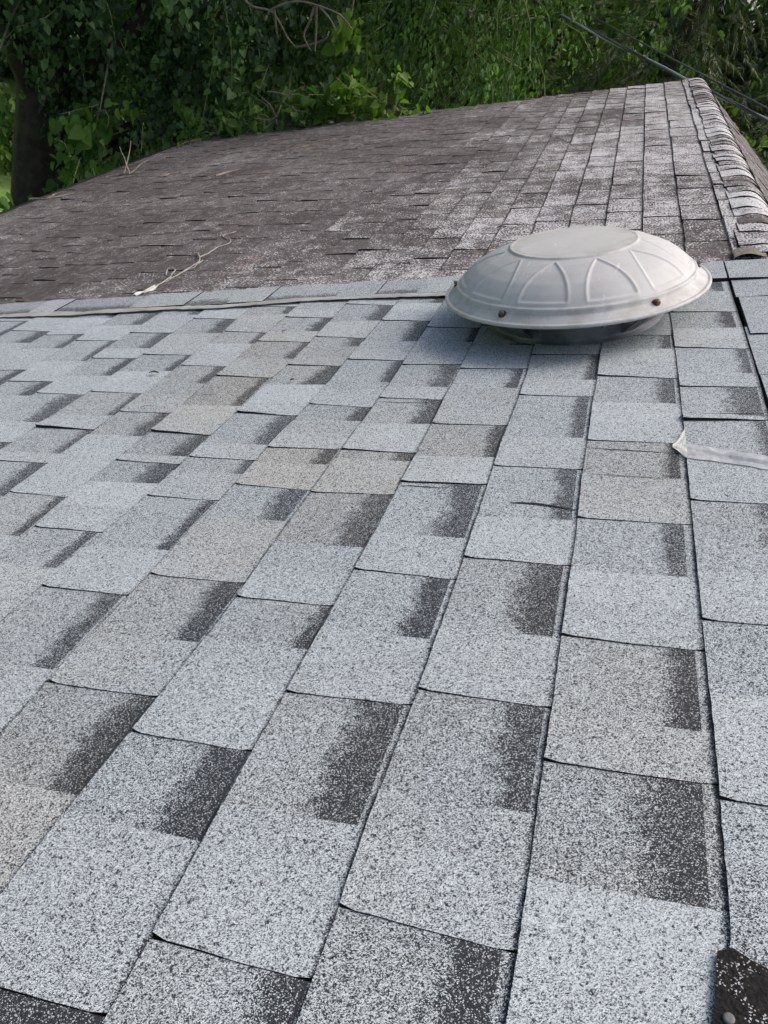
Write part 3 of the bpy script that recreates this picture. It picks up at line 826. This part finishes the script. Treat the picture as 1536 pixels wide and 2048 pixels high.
# crumbs of bark and dry leaf on the roof
M_DARK = mat_simple("dark_debris", (.02, .018, .016), .8)
def chip(u, v, n, L, w, ang, label, mat=M_DARK, name="dry_leaf", cat="dry leaf"):
    mb = MB(); rows = []
    ca, sa = math.cos(ang), math.sin(ang)
    for i in range(6):
        t = i / 5 - .5; ww = w * math.sin(math.pi * (i + .4) / 5.8)
        rows.append([(u + ca * t * L - sa * ww * s, v + sa * t * L + ca * ww * s, n + .05 * (1 - 4 * t * t) * L * 2 + .3 * w * abs(s)) for s in (-1, 0, 1)])
    sheet(mb, rows, .006)
    tag(mb.build(name, mat, None, origin=W(u, v, n)) if False else mb.build(name, mat), label, cat)
chip(-7.72, 11.05, .05, .20, .03, -.1, "black curled leaf scrap lying on the left grey shingles")
chip(-5.02, 10.65, .04, .07, .03, .6, "small round grey seed husk on a grey tab", name="seed_husk", cat="seed husk")
chip(-6.11, 13.0, .05, .14, .012, 1.1, "thin dark sliver of bark on grey shingles below the sealant", name="bark_sliver", cat="bark sliver")
chip(-7.0, 9.62, .05, .20, .010, .2, "slim brown grass stalk on the grey shingles left of centre", M_TWIG, "grass_stalk", "grass stalk")
chip(-3.13, 19.67, .03, .22, .05, .1, "curled black leaf on the old shingles left of the vent")

# ------------------------------------------------------------------ vegetation
def at(px, py, d):
    r = RW @ Vector(((px - 768) / 1569.2, -(py - 1024) / 1569.2, -1)); return CAM_POS + r.normalized() * d
def leaf_mesh(P, D, Nn, S, rnd, heart=True):
    """P points, D tip directions, Nn normals, S sizes -> vertex and face arrays (two folded halves per leaf)"""
    D = D / np.linalg.norm(D, axis=1, keepdims=True)
    X = np.cross(D, Nn); X /= (np.linalg.norm(X, axis=1, keepdims=True) + 1e-9)
    Z = np.cross(X, D)
    if heart: prof = [(0, .0, 0), (-.30, -.10, .10), (-.47, .22, .14), (-.30, .60, .06), (0, 1.0, -.10), (.30, .60, .06), (.47, .22, .14), (.30, -.10, .10)]
    else: prof = [(0, 0, 0), (-.16, .15, .05), (-.24, .40, .07), (-.14, .75, .02), (0, 1.0, -.12), (.14, .75, .02), (.24, .40, .07), (.16, .15, .05)]
    n = len(P); vs = np.zeros((n, 8, 3))
    for i, (a, b, c) in enumerate(prof):
        vs[:, i] = P + S[:, None] * (X * a + D * b + Z * c)
    base = (np.arange(n) * 8)[:, None]
    fs = np.concatenate([base + np.array([[0, 1, 2, 3]]), base + np.array([[0, 3, 4, 4]]), base + np.array([[0, 5, 6, 7]]), base + np.array([[0, 4, 5, 5]])], 0)
    return vs.reshape(-1, 3), fs, np.repeat(rnd, 8)
LEAF_FACES = ((0, 1, 2, 3), (0, 3, 4), (0, 4, 5), (0, 5, 6, 7))
def build_leaves(name, P, D, Nn, S, rnd, mat, parent, heart=True):
    vs, _, rv = leaf_mesh(P, D, Nn, S, rnd, heart)
    n = len(P)
    org = np.array(parent.location) if parent is not None else np.zeros(3)
    me = bpy.data.meshes.new(name)
    me.vertices.add(n * 8); me.vertices.foreach_set('co', (vs - org).astype(np.float32).ravel())
    loops = np.concatenate([np.concatenate([np.array(f) + 0 for f in LEAF_FACES])[None, :] + (np.arange(n) * 8)[:, None]]).ravel()
    tot = np.tile(np.array([4, 3, 3, 4]), n); start = np.concatenate([[0], np.cumsum(tot)[:-1]])
    me.loops.add(len(loops)); me.loops.foreach_set('vertex_index', loops.astype(np.int32))
    me.polygons.add(len(tot)); me.polygons.foreach_set('loop_start', start.astype(np.int32))
    at = me.attributes.new('rnd', 'FLOAT_VECTOR', 'POINT')
    a3 = np.zeros((n * 8, 3), np.float32); a3[:, 0] = rv; at.data.foreach_set('vector', a3.ravel())
    me.materials.append(mat); me.update(); me.validate()
    o = bpy.data.objects.new(name, me); COL.objects.link(o)
    if parent is not None: o.parent = parent
    return o
def unit(v): return v / (np.linalg.norm(v, axis=-1, keepdims=True) + 1e-9)
def clusters(blobs, per_m3, shell=.55, thin=True):
    """points spread in ellipsoids, thinned by noise so that gaps open"""
    out = []; outd = []
    for (c, r, dens) in blobs:
        n = int(per_m3 * dens * 4.19 * r[0] * r[1] * r[2])
        d = unit(nrng.normal(size=(n, 3))); rad = nrng.random(n) ** (1 / 3) * (1 - shell) + shell * (nrng.random(n) ** .25)
        rad *= 1 + .18 * np.sin(d[:, 0] * 5 + c[0]) * np.cos(d[:, 2] * 6 + c[1])
        p = np.array(c) + d * rad[:, None] * np.array(r)
        keep = np.array([mnoise.noise(Vector(q) * 1.7) > -.28 for q in p]) if thin else np.ones(n, bool)
        out.append(p[keep]); outd.append(d[keep])
    return np.concatenate(out), np.concatenate(outd)
def sprays(C, Dout, nleaf, length, size, droop=.7):
    """each cluster centre becomes a drooping shoot with leaves hung along it"""
    n = len(C)
    dirs = unit(Dout * .6 + nrng.normal(size=(n, 3)) * .5 + np.array([0, 0, -droop]))
    t = nrng.random((n, nleaf)); 
    P = C[:, None] + dirs[:, None] * (t * length)[..., None] + nrng.normal(size=(n, nleaf, 3)) * .05 * length / .5
    P[..., 2] -= (t ** 2) * length * .25
    D = unit(dirs[:, None] * .35 + nrng.normal(size=(n, nleaf, 3)) * .45 + np.array([0, 0, -.75]))
    Nn = unit(Dout[:, None] * .6 + nrng.normal(size=(n, nleaf, 3)) * .55 + np.array([0, -.15, .6]))
    S = size * (.45 + .95 * nrng.random((n, nleaf)))
    base = nrng.random((n, 1)) * .55 + (nrng.random((n, 1)) > .86) * .45
    R = np.clip(base + nrng.random((n, nleaf)) * .5 - .1, 0, 1)
    return P.reshape(-1, 3), D.reshape(-1, 3), Nn.reshape(-1, 3), S.ravel(), R.ravel(), dirs
def limb(mb, p0, p1, r0, r1, wob=.15, n=9, seed=0):
    p0, p1 = Vector(p0), Vector(p1); pts = []; L = (p1 - p0).length
    for i in range(n):
        t = i / (n - 1); p = p0.lerp(p1, t)
        w = wob * L * math.sin(math.pi * t) 
        p += Vector((mnoise.noise((t * 2.2, seed, 1)), mnoise.noise((t * 2.2, seed, 5)), mnoise.noise((t * 2.2, seed, 9)) * .5 + .25 * (t - t * t))) * w
        pts.append(p)
    mb.tube(pts, [r0 + (r1 - r0) * i / (n - 1) for i in range(n)], 9)
    return pts
def tree(name, label, cat, base, height, r0, blobs, mat, per_m3, nleaf=16, length=.5, size=.09, heart=True, group=None, crownname="crown", twigs=120, droop=.7, lean=(0, 0)):
    t = empty(name, base); tag(t, label, cat, group)
    mb = MB()
    top = Vector(base) + Vector((lean[0], lean[1], height))
    pts = limb(mb, Vector(base) - Vector((0, 0, .2)), top, r0, r0 * .3, .05, 12, base[0])
    mb.build("trunk", M_BARK, t, smooth=True)
    for i, (c, r, d) in enumerate(blobs):
        mb = MB(); s = pts[min(11, max(3, int(11 * min(1, max(.3, (c[2] - base[2]) / height * .75)))))]
        limb(mb, s, c, r0 * .38, r0 * .08, .25, 9, c[0] * 3 + c[2])
        mb.build("limb", M_BARK, t, smooth=True)
    C, Do = clusters(blobs, per_m3)
    P, D, Nn, S, R, dirs = sprays(C, Do, nleaf, length, size, droop)
    cr = build_leaves(crownname, P, D, Nn, S, R, mat, t, heart)
    if twigs:
        mb = MB()
        for i in nrng.choice(len(C), min(twigs, len(C)), replace=False):
            a = Vector(C[i]) - Vector(Do[i]) * .35; m = Vector(C[i]); e = m + Vector(dirs[i]) * length
            mb.tube([a, m, e.lerp(m, .4), e + Vector((0, 0, -.12))], [.006, .005, .004, .003], 4, caps=False)
        tw = mb.build("twigs", M_STEM, cr); tm = tw.data
        tm.polygons.foreach_set('material_index', [1] * len(tm.polygons))
        bm = bmesh.new(); bm.from_mesh(cr.data); bm.from_mesh(tm); bm.to_mesh(cr.data); bm.free()
        cr.data.materials.append(M_SHOOT); bpy.data.objects.remove(tw, do_unlink=True)
    return t

M_SHOOT = mat_simple("green_shoot", (.16, .19, .07), .7, nscale=20, c2=(.26, .27, .13))
L_DARK = mat_leaf("broad_leaf_dark", (.028, .062, .028), (.15, .25, .085), .34)
L_MID = mat_leaf("broad_leaf_mid", (.045, .10, .026), (.19, .32, .075), .40)
L_YEL = mat_leaf("young_leaf_yellow_green", (.10, .19, .025), (.24, .36, .05), .45)
L_FRESH = mat_leaf("young_leaf_green", (.05, .12, .02), (.14, .25, .04), .45)
L_BACK = mat_leaf("backlit_leaf", (.05, .09, .02), (.16, .25, .05), .5)
L_CON = mat_leaf("conifer_spray", (.034, .058, .026), (.17, .19, .075), .25)

tree("leafy_tree", "large dark heart-leaved tree beyond the eave with a thick brown trunk", "tree", (-5.25, 7.35, 0), 7.5, .33,
     [((-5.3, 7.6, 6.6), (2.4, 1.9, 1.7), .8), ((-4.3, 7.7, 4.5), (1.5, .95, 1.15), .9), ((-3.6, 8.0, 3.3), (1.3, .75, 1.1), 1.0), ((-6.6, 7.4, 5.0), (1.3, 1.2, 1.25), 1.2),
      ((-5.3, 7.0, 4.25), (.85, .7, .85), 1.2), ((-4.4, 7.6, 2.9), (.8, .6, 1.0), 1.3), ((-2.7, 8.3, 7.4), (1.9, 1.6, 1.4), .7), ((-5.7, 6.7, 4.3), (.75, .6, .7), 1.3), ((-4.85, 6.8, 3.75), (.5, .3, .5), 1.4)], L_DARK, 66, 24, .45, .054, twigs=320, lean=(.0, .1))
tree("leafy_tree", "mid-green tree with hanging leafy shoots behind the middle of the old roof", "tree", (-2.1, 9.9, 0), 7.2, .2,
     [((-2.5, 8.7, 4.6), (1.2, .9, 1.2), 1.3), ((-1.8, 9.3, 4.5), (.75, .7, 1.3), 1.2), ((-2.2, 9.6, 6.8), (2.1, 1.7, 1.5), .7), ((-3.1, 8.5, 3.5), (1.0, .6, .9), 1.3), ((-1.9, 9.2, 3.1), (1.3, .7, .8), 1.2)],
     L_MID, 66, 24, .5, .056, heart=False, twigs=420, droop=1.1)
tree("leafy_tree", "sunlit yellow-green tree seen through the gap left of the conifer", "tree", (-1.7, 15.2, 0), 6.5, .16,
     [((-1.5, 14.4, 4.6), (1.2, .9, 1.3), 1.0), ((-1.0, 15.0, 3.2), (1.4, .9, 1.2), 1.0), ((-1.9, 15.2, 6.6), (1.6, 1.3, 1.2), .7)], L_BACK, 22, 14, .5, .10)
tree("shrub", "sunlit yellow-green shrub right of the ridge below the cables", "shrub", (2.0, 11.6, 0), 4.0, .07,
     [((1.75, 11.4, 4.1), (.9, .7, .75), 1.0), ((2.0, 11.7, 2.6), (1.2, .9, 1.3), .8), ((2.9, 11.3, 3.4), (.9, .7, 1.0), .8)], L_BACK, 42, 14, .4, .085, twigs=60)
tree("shrub", "bushy shrub with fresh leaves below the left eave", "shrub", (-4.75, 6.0, 0), 1.9, .05,
     [((-4.45, 5.75, 1.95), (.45, .5, .42), 1.3), ((-4.2, 6.35, 2.3), (.45, .4, .4), 1.2), ((-4.9, 6.2, 1.4), (.45, .45, .5), 1.0), ((-4.15, 5.1, 2.1), (.35, .5, .45), 1.2)], L_FRESH, 60, 14, .4, .085, twigs=40)
tree("shrub", "bright green bush on the sunny lawn seen left of the trunk", "shrub", (-9.4, 12.0, 0), .9, .04,
     [((-9.0, 11.7, .75), (.9, .5, .42), 1.6), ((-9.8, 12.1, .7), (.9, .6, .5), 1.5)], L_BACK, 45, 14, .3, .10, twigs=0)


# young bright shoots hanging in front of the dark foliage, and the vine that has crept onto the roof edge
def shoot(name, label, cat, centre, rad, n, mat, size, stem_to=None, droop=.6, length=.3, nleaf=9):
    t = empty(name, centre); tag(t, label, cat)
    C, Do = clusters([(centre, rad, 1.0)], n / (4.19 * rad[0] * rad[1] * rad[2]), .2, False)
    P, D, Nn, S, R, dirs = sprays(C, Do, nleaf, length, size, droop)
    build_leaves("leaves", P, D, Nn, S, R, mat, t)
    mb = MB(); c = Vector(centre)
    for i in range(0, len(C), 2):
        a = Vector(C[i]); e = a + Vector(dirs[i]) * length
        mb.tube([c, (c + a) / 2 + Vector((0, 0, .04)), a, e], [.006, .005, .004, .002], 4, caps=False)
    if stem_to is not None:
        s = Vector(stem_to); mb.tube([s, s.lerp(c, .35) + Vector((0, 0, .08)), s.lerp(c, .7) + Vector((0, 0, .05)), c], [.012, .01, .008, .006], 6)
    mb.build("stem", M_STEM, t)
shoot("leafy_shoot", "drooping yellow-green leaf spray at the top, hanging from a bare stem", "leaf spray", at(702, 34, 7.5), (.07, .06, .10), 8, L_YEL, .085, at(712, -60, 7.6), droop=1.3, length=.16, nleaf=6)
shoot("leafy_shoot", "bright green leaf cluster hanging over the eave beside the trunk", "leaf spray", (-4.30, 6.60, 3.02), (.17, .12, .14), 11, L_FRESH, .11, (-4.6, 7.2, 3.6), droop=1.0)
shoot("leafy_shoot", "small pale green leaf spray at the left beside the lawn gap", "leaf spray", (-4.98, 6.05, 2.95), (.10, .08, .12), 6, L_FRESH, .09, (-5.3, 6.9, 3.6), droop=1.0)
vine = [("roof_vine", "yellow-green vine shoots creeping over the middle of the far roof edge", (-1.95, 6.66, 3.93), (.30, .11, .14), 46, L_YEL, .075),
        ("roof_vine", "dark green vine spilling onto the brown shingles below the far roof edge", (-2.72, 6.66, 3.50), (.45, .16, .22), 60, L_MID, .075),
        ("roof_vine", "low green vine tuft at the far corner of the old roof", (-3.22, 6.66, 3.22), (.26, .12, .16), 26, L_FRESH, .07),
        ("roof_vine", "green vine leaves between the dark tuft and the yellow-green shoots", (-2.28, 6.70, 3.70), (.32, .14, .18), 40, L_MID, .075)]
for nm, lb, c, r, n, mt, sz in vine: shoot(nm, lb, "vine", c, r, n, mt, sz, (c[0] - .1, c[1] + .5, c[2] - .6), droop=.3, length=.26)

# bare arching vine stems in front of the foliage
def arch(label, polys, r=.008):
    t = empty("bare_vine", polys[0][0]); tag(t, label, "bare vine")
    for pl in polys:
        mb = MB(); pts = [Vector(p) for p in pl]; out = []
        for i in range(len(pts) - 1):
            for k in range(5):
                tt = k / 5; p0 = pts[max(i - 1, 0)]; p1, p2 = pts[i], pts[i + 1]; p3 = pts[min(i + 2, len(pts) - 1)]
                out.append(.5 * ((2 * p1) + (p2 - p0) * tt + (2 * p0 - 5 * p1 + 4 * p2 - p3) * tt ** 2 + (3 * p1 - p0 - 3 * p2 + p3) * tt ** 3))
        out.append(pts[-1])
        mb.tube(out, list(np.linspace(r, r * .5, len(out))), 6)
        mb.build("stem", M_STEM, t)
arch("grey bare vine stems arching at the top of the dark tree", [
    [at(470, -30, 7.5), at(500, 10, 7.4), at(545, 25, 7.4), at(575, 75, 7.4), at(592, 95, 7.4)],
    [at(530, 40, 7.2), at(545, 18, 7.2), at(590, 3, 7.15), at(632, 10, 7.1), at(680, 30, 7.1), at(705, 60, 7.1)],
    [at(630, 10, 7.12), at(618, 45, 7.12), at(608, 72, 7.12), at(622, 102, 7.14)],
    [at(632, 12, 7.12), at(632, 60, 7.12), at(630, 103, 7.12)], [at(638, 12, 7.1), at(660, 38, 7.1), at(672, 62, 7.1)],
    [at(592, 95, 7.4), at(625, 88, 7.3), at(650, 78, 7.2), at(658, 62, 7.2)], [at(548, 20, 7.2), at(552, 55, 7.25), at(556, 78, 7.3)]], .011)
arch("tangled grey vine stems over the leaves at the roof edge", [
    [at(510, 238, 7.15), at(548, 237, 7.1), at(565, 205, 7.1), at(585, 185, 7.1), at(610, 172, 7.1)],
    [at(535, 183, 7.12), at(560, 186, 7.1), at(578, 194, 7.1)], [at(583, 213, 7.1), at(592, 221, 7.1), at(612, 223, 7.1)],
    [at(552, 238, 7.1), at(558, 262, 7.1)], [at(640, 165, 7.3), at(655, 185, 7.25), at(680, 210, 7.2)], [at(710, 215, 7.1), at(722, 224, 7.1), at(745, 225, 7.0)]], .007)

# conifers: flattened feathery sprays
def conifer(label, base, height, blobs, per_m3, mat=L_CON, group=None):
    t = empty("conifer", base); tag(t, label, "conifer", group)
    mb = MB(); limb(mb, Vector(base), Vector(base) + Vector((0, 0, height)), .22, .04, .02, 10, 2); mb.build("trunk", M_BARK, t, smooth=True)
    for i, (c, r, d) in enumerate(blobs):
        mb = MB(); limb(mb, (base[0], base[1], max(.5, c[2] - .3)), c, .05, .015, .15, 7, i); mb.build("limb", M_BARK, t, smooth=True)
    C, Do = clusters(blobs, per_m3, .35)
    n = len(C); nl = 44
    dirs = unit(Do * .7 + nrng.normal(size=(n, 3)) * .35 + np.array([0, 0, -.35]))
    sd_ = unit(np.cross(dirs, np.array([0, 0, 1.0])) + 1e-6)
    tt = nrng.random((n, nl)); sgn = np.where(nrng.random((n, nl)) > .5, 1, -1)
    P = C[:, None] + dirs[:, None] * (tt * .42)[..., None]; P[..., 2] -= tt ** 2 * .12
    D = unit(dirs[:, None] * .8 + sd_[:, None] * (sgn * .55)[..., None] + nrng.normal(size=(n, nl, 3)) * .18 + np.array([0, 0, -.25]))
    Nn = unit(nrng.normal(size=(n, nl, 3)) * .3 + np.array([0, 0, 1.0]))
    S = .115 * (.6 + .7 * nrng.random((n, nl)))
    R = np.clip(nrng.random((n, 1)) * .7 + nrng.random((n, nl)) * .3, 0, 1)
    # squeeze the leaf shape to a needle spray by shrinking its cross axis afterwards
    vs, _, rv = leaf_mesh(P.reshape(-1, 3), D.reshape(-1, 3), Nn.reshape(-1, 3), S.ravel(), R.ravel(), False)
    m = len(vs) // 8; v8 = vs.reshape(m, 8, 3); a = v8[:, 0:1]; ax = v8[:, 4:5] - a; L2 = (ax * ax).sum(-1, keepdims=True)
    al = a + ax * (((v8 - a) * ax).sum(-1, keepdims=True) / L2); v8 = al + (v8 - al) * .20
    me = bpy.data.meshes.new("foliage"); keep = [0, 2, 4, 6]
    q = (v8[:, keep] - np.array(base)).reshape(-1, 3)
    me.vertices.add(m * 4); me.vertices.foreach_set('co', q.astype(np.float32).ravel())
    me.loops.add(m * 4); me.loops.foreach_set('vertex_index', np.arange(m * 4, dtype=np.int32))
    me.polygons.add(m); me.polygons.foreach_set('loop_start', (np.arange(m) * 4).astype(np.int32))
    at_ = me.attributes.new('rnd', 'FLOAT_VECTOR', 'POINT'); a3 = np.zeros((m * 4, 3), np.float32); a3[:, 0] = np.repeat(R.ravel(), 4); at_.data.foreach_set('vector', a3.ravel())
    me.materials.append(mat); me.update(); me.validate()
    o = bpy.data.objects.new("foliage", me); COL.objects.link(o); o.parent = t
conifer("tall dark feathery conifer behind the right end of the old roof", (.15, 13.3, 0), 9,
        [((-.1, 12.7, 5.0), (1.2, .7, .8), 1.3), ((.1, 12.9, 6.0), (.9, .7, .8), 1.2), ((-.3, 12.6, 3.9), (1.3, .7, .7), 1.3), ((.4, 12.5, 4.5), (1.0, .6, .6), 1.3), ((.3, 13.3, 7.4), (1.2, 1.0, 1.2), .8), ((1.0, 12.8, 3.6), (1.1, .8, .9), 1.1), ((.2, 13.2, 2.2), (1.5, 1.0, 1.0), .8)], 60)
conifer("dark conifer with sky showing through at the top right", (1.9, 14.6, 0), 9,
        [((1.3, 14.2, 4.9), (.8, .7, .5), .6), ((2.2, 14.2, 5.9), (.9, .8, .9), .6), ((1.6, 14.0, 4.3), (1.2, .8, .7), 1.2), ((2.6, 14.2, 4.6), (1.0, .8, .8), 1.1), ((1.9, 14.4, 7.8), (1.2, 1.0, 1.2), .6), ((2.0, 14.4, 2.9), (1.6, 1.0, 1.0), .9)], 52)
# trees farther off that close the view
far = [(-7.5, 15.0, 3.4, 0), (-12.5, 17.0, 4.0, 1), (-3.6, 17.5, 3.6, 2), (-6.0, 21.0, 5.0, 3), (.6, 19.0, 2.9, 4), (3.6, 17.0, 4.4, 5), (-14.5, 24.0, 6.0, 6), (4.5, 23.0, 6.0, 7), (-1.2, 24.0, 6.0, 8), (-.8, 17.0, 3.4, 9)]
names = ["far tree behind the dark leafy tree, left of the white house", "far tree at the left end beyond the sunny lawn", "far tree behind the mid-green tree, right of the white house",
         "farther tree between the two leafy trees", "far tree behind the tall conifer", "far tree behind the sunlit shrub at right", "most distant tree at the left", "most distant tree at the right",
         "most distant tree behind the middle of the roof", "far tree behind the yellow-green tree"]
for (x, y, r, i) in far:
    b = [((x, y, r * .95), (r * .5, r * .45, r * .55), 1.0), ((x - r * .25, y, r * .5), (r * .45, r * .4, r * .42), 1.0), ((x + r * .3, y, r * .55), (r * .42, r * .4, r * .45), 1.0), ((x, y - .3, r * 1.5), (r * .38, r * .36, r * .4), .9)]
    tree("background_tree", names[i], "tree", (x, y, 0), r * 1.4, .16, b, L_DARK if i % 3 else L_MID, 9, 14, .7, .19, group="trees closing the view beyond the roof", twigs=0)

# ------------------------------------------------------------------ ground, white neighbour house, cables
def mat_ground():
    m, nt, b = new_mat("lawn"); g = N(nt); co = g.coord('Object')
    n1 = g.noise(co, .5, 4.0, .6); n2 = g.noise(co, 14.0, 4.0, .7)
    c = g.mix(n2, (.06, .13, .025, 1), (.20, .32, .07, 1))
    c = g.mix(g.maprange(n1, .56, .72), c, (.20, .165, .105, 1))
    nt.links.new(c, b.inputs['Base Color']); b.inputs['Roughness'].default_value = .95
    nt.links.new(g.bump(n2, .8, .05), b.inputs['Normal'])
    return m
mb = MB(); gn = 40; vs = []
for j in range(gn + 1):
    for i in range(gn + 1):
        x = -260 + 520 * i / gn; y = -260 + 520 * j / gn
        vs.append((x, y, .0 if abs(x) < 30 and abs(y) < 40 else -.3 + .6 * mnoise.noise((x * .02, y * .02, 0))))
mb.add(vs, [(j * (gn + 1) + i, j * (gn + 1) + i + 1, (j + 1) * (gn + 1) + i + 1, (j + 1) * (gn + 1) + i) for j in range(gn) for i in range(gn)])
tag(mb.build("ground", mat_ground()), "green lawn with bare tan patches", "lawn", kind="structure")

wh = empty("white_house", (-10.6, 22.5, 0)); tag(wh, "white walled house glimpsed through gaps in the dark leafy tree", "house")
M_WHITE = mat_simple("white_siding", (.78, .79, .80), .6, nscale=2, c2=(.70, .71, .72))
mb = MB(); prism(mb, [(-14.0, 20.5, 0), (-7.6, 20.5, 0), (-7.6, 20.5, 2.9), (-14.0, 20.5, 2.9)], 5, (0, 1, 0))
for z in np.arange(.2, 2.9, .2): mb.box((-10.8, 20.49, z), (6.4, .02, .012))
mb.build("wall", M_WHITE, wh)
mb = MB(); prism(mb, [(-14.4, 20.1, 2.9), (-14.4, 23.0, 4.4), (-14.4, 25.9, 2.9)], 7.2, (1, 0, 0))
mb.build("roof", mat_simple("grey_roofing", (.16, .16, .17), .85, nscale=8, c2=(.22, .22, .23)), wh)
for x in (-12.4, -9.2):
    mb = MB()
    for dx, dz, w, h in ((0, .6, 1.1, .09), (0, -.6, 1.1, .09), (-.5, 0, .09, 1.29), (.5, 0, .09, 1.29), (0, 0, .05, 1.1)): mb.box((x + dx, 20.44, 1.7 + dz), (w, .08, h))
    f = mb.build("window", M_WOOD, wh)
    mb = MB(); mb.box((x, 20.47, 1.7), (1.0, .02, 1.15)); mb.build("pane", mat_simple("window_glass", (.03, .035, .04), .05), f)

M_CAB = mat_simple("black_cable_sheath", (.06, .065, .08), .42, spec=.6)
M_CABG = mat_simple("grey_bare_neutral", (.40, .43, .48), .5, .2)
def catenary(p, q, ext0, ext1, n=90, sagm=.0):
    p, q = Vector(p), Vector(q); d = q - p; a, b = p - d * ext0, q + d * ext1
    return [a.lerp(b, i / n) + Vector((0, 0, -sagm * 4 * (i / n) * (1 - i / n))) for i in range(n + 1)]
ca, cb = at(1115, 25, 9.15), at(1536, 232, 8.2)
sp = catenary(ca, cb, .35, 2.2, 260, .03)
cable = empty("power_cable", ca); tag(cable, "thick twisted service cable running behind the ridge end", "cable")
for k in range(3):
    mb = MB(); pts = []
    for i, p in enumerate(sp):
        d = (sp[min(i + 1, 260)] - sp[max(i - 1, 0)]).normalized(); a = d.cross(Vector((0, 0, 1))).normalized(); b = d.cross(a)
        w = i * .17 + k * 2.094; pts.append(p + (a * math.cos(w) + b * math.sin(w)) * .0085)
    mb.tube(pts, .0095, 6); mb.build("strand", M_CABG if k == 0 else M_CAB, cable, smooth=True)
ta, tb = at(1128, 0, 9.15), at(1536, 205, 8.2)
mb = MB(); mb.tube(catenary(ta, tb, .3, 2.2, 90, .04), .0075, 6)
tag(mb.build("phone_cable", M_CAB, smooth=True), "thin black cable strung above the thick twisted one", "cable")
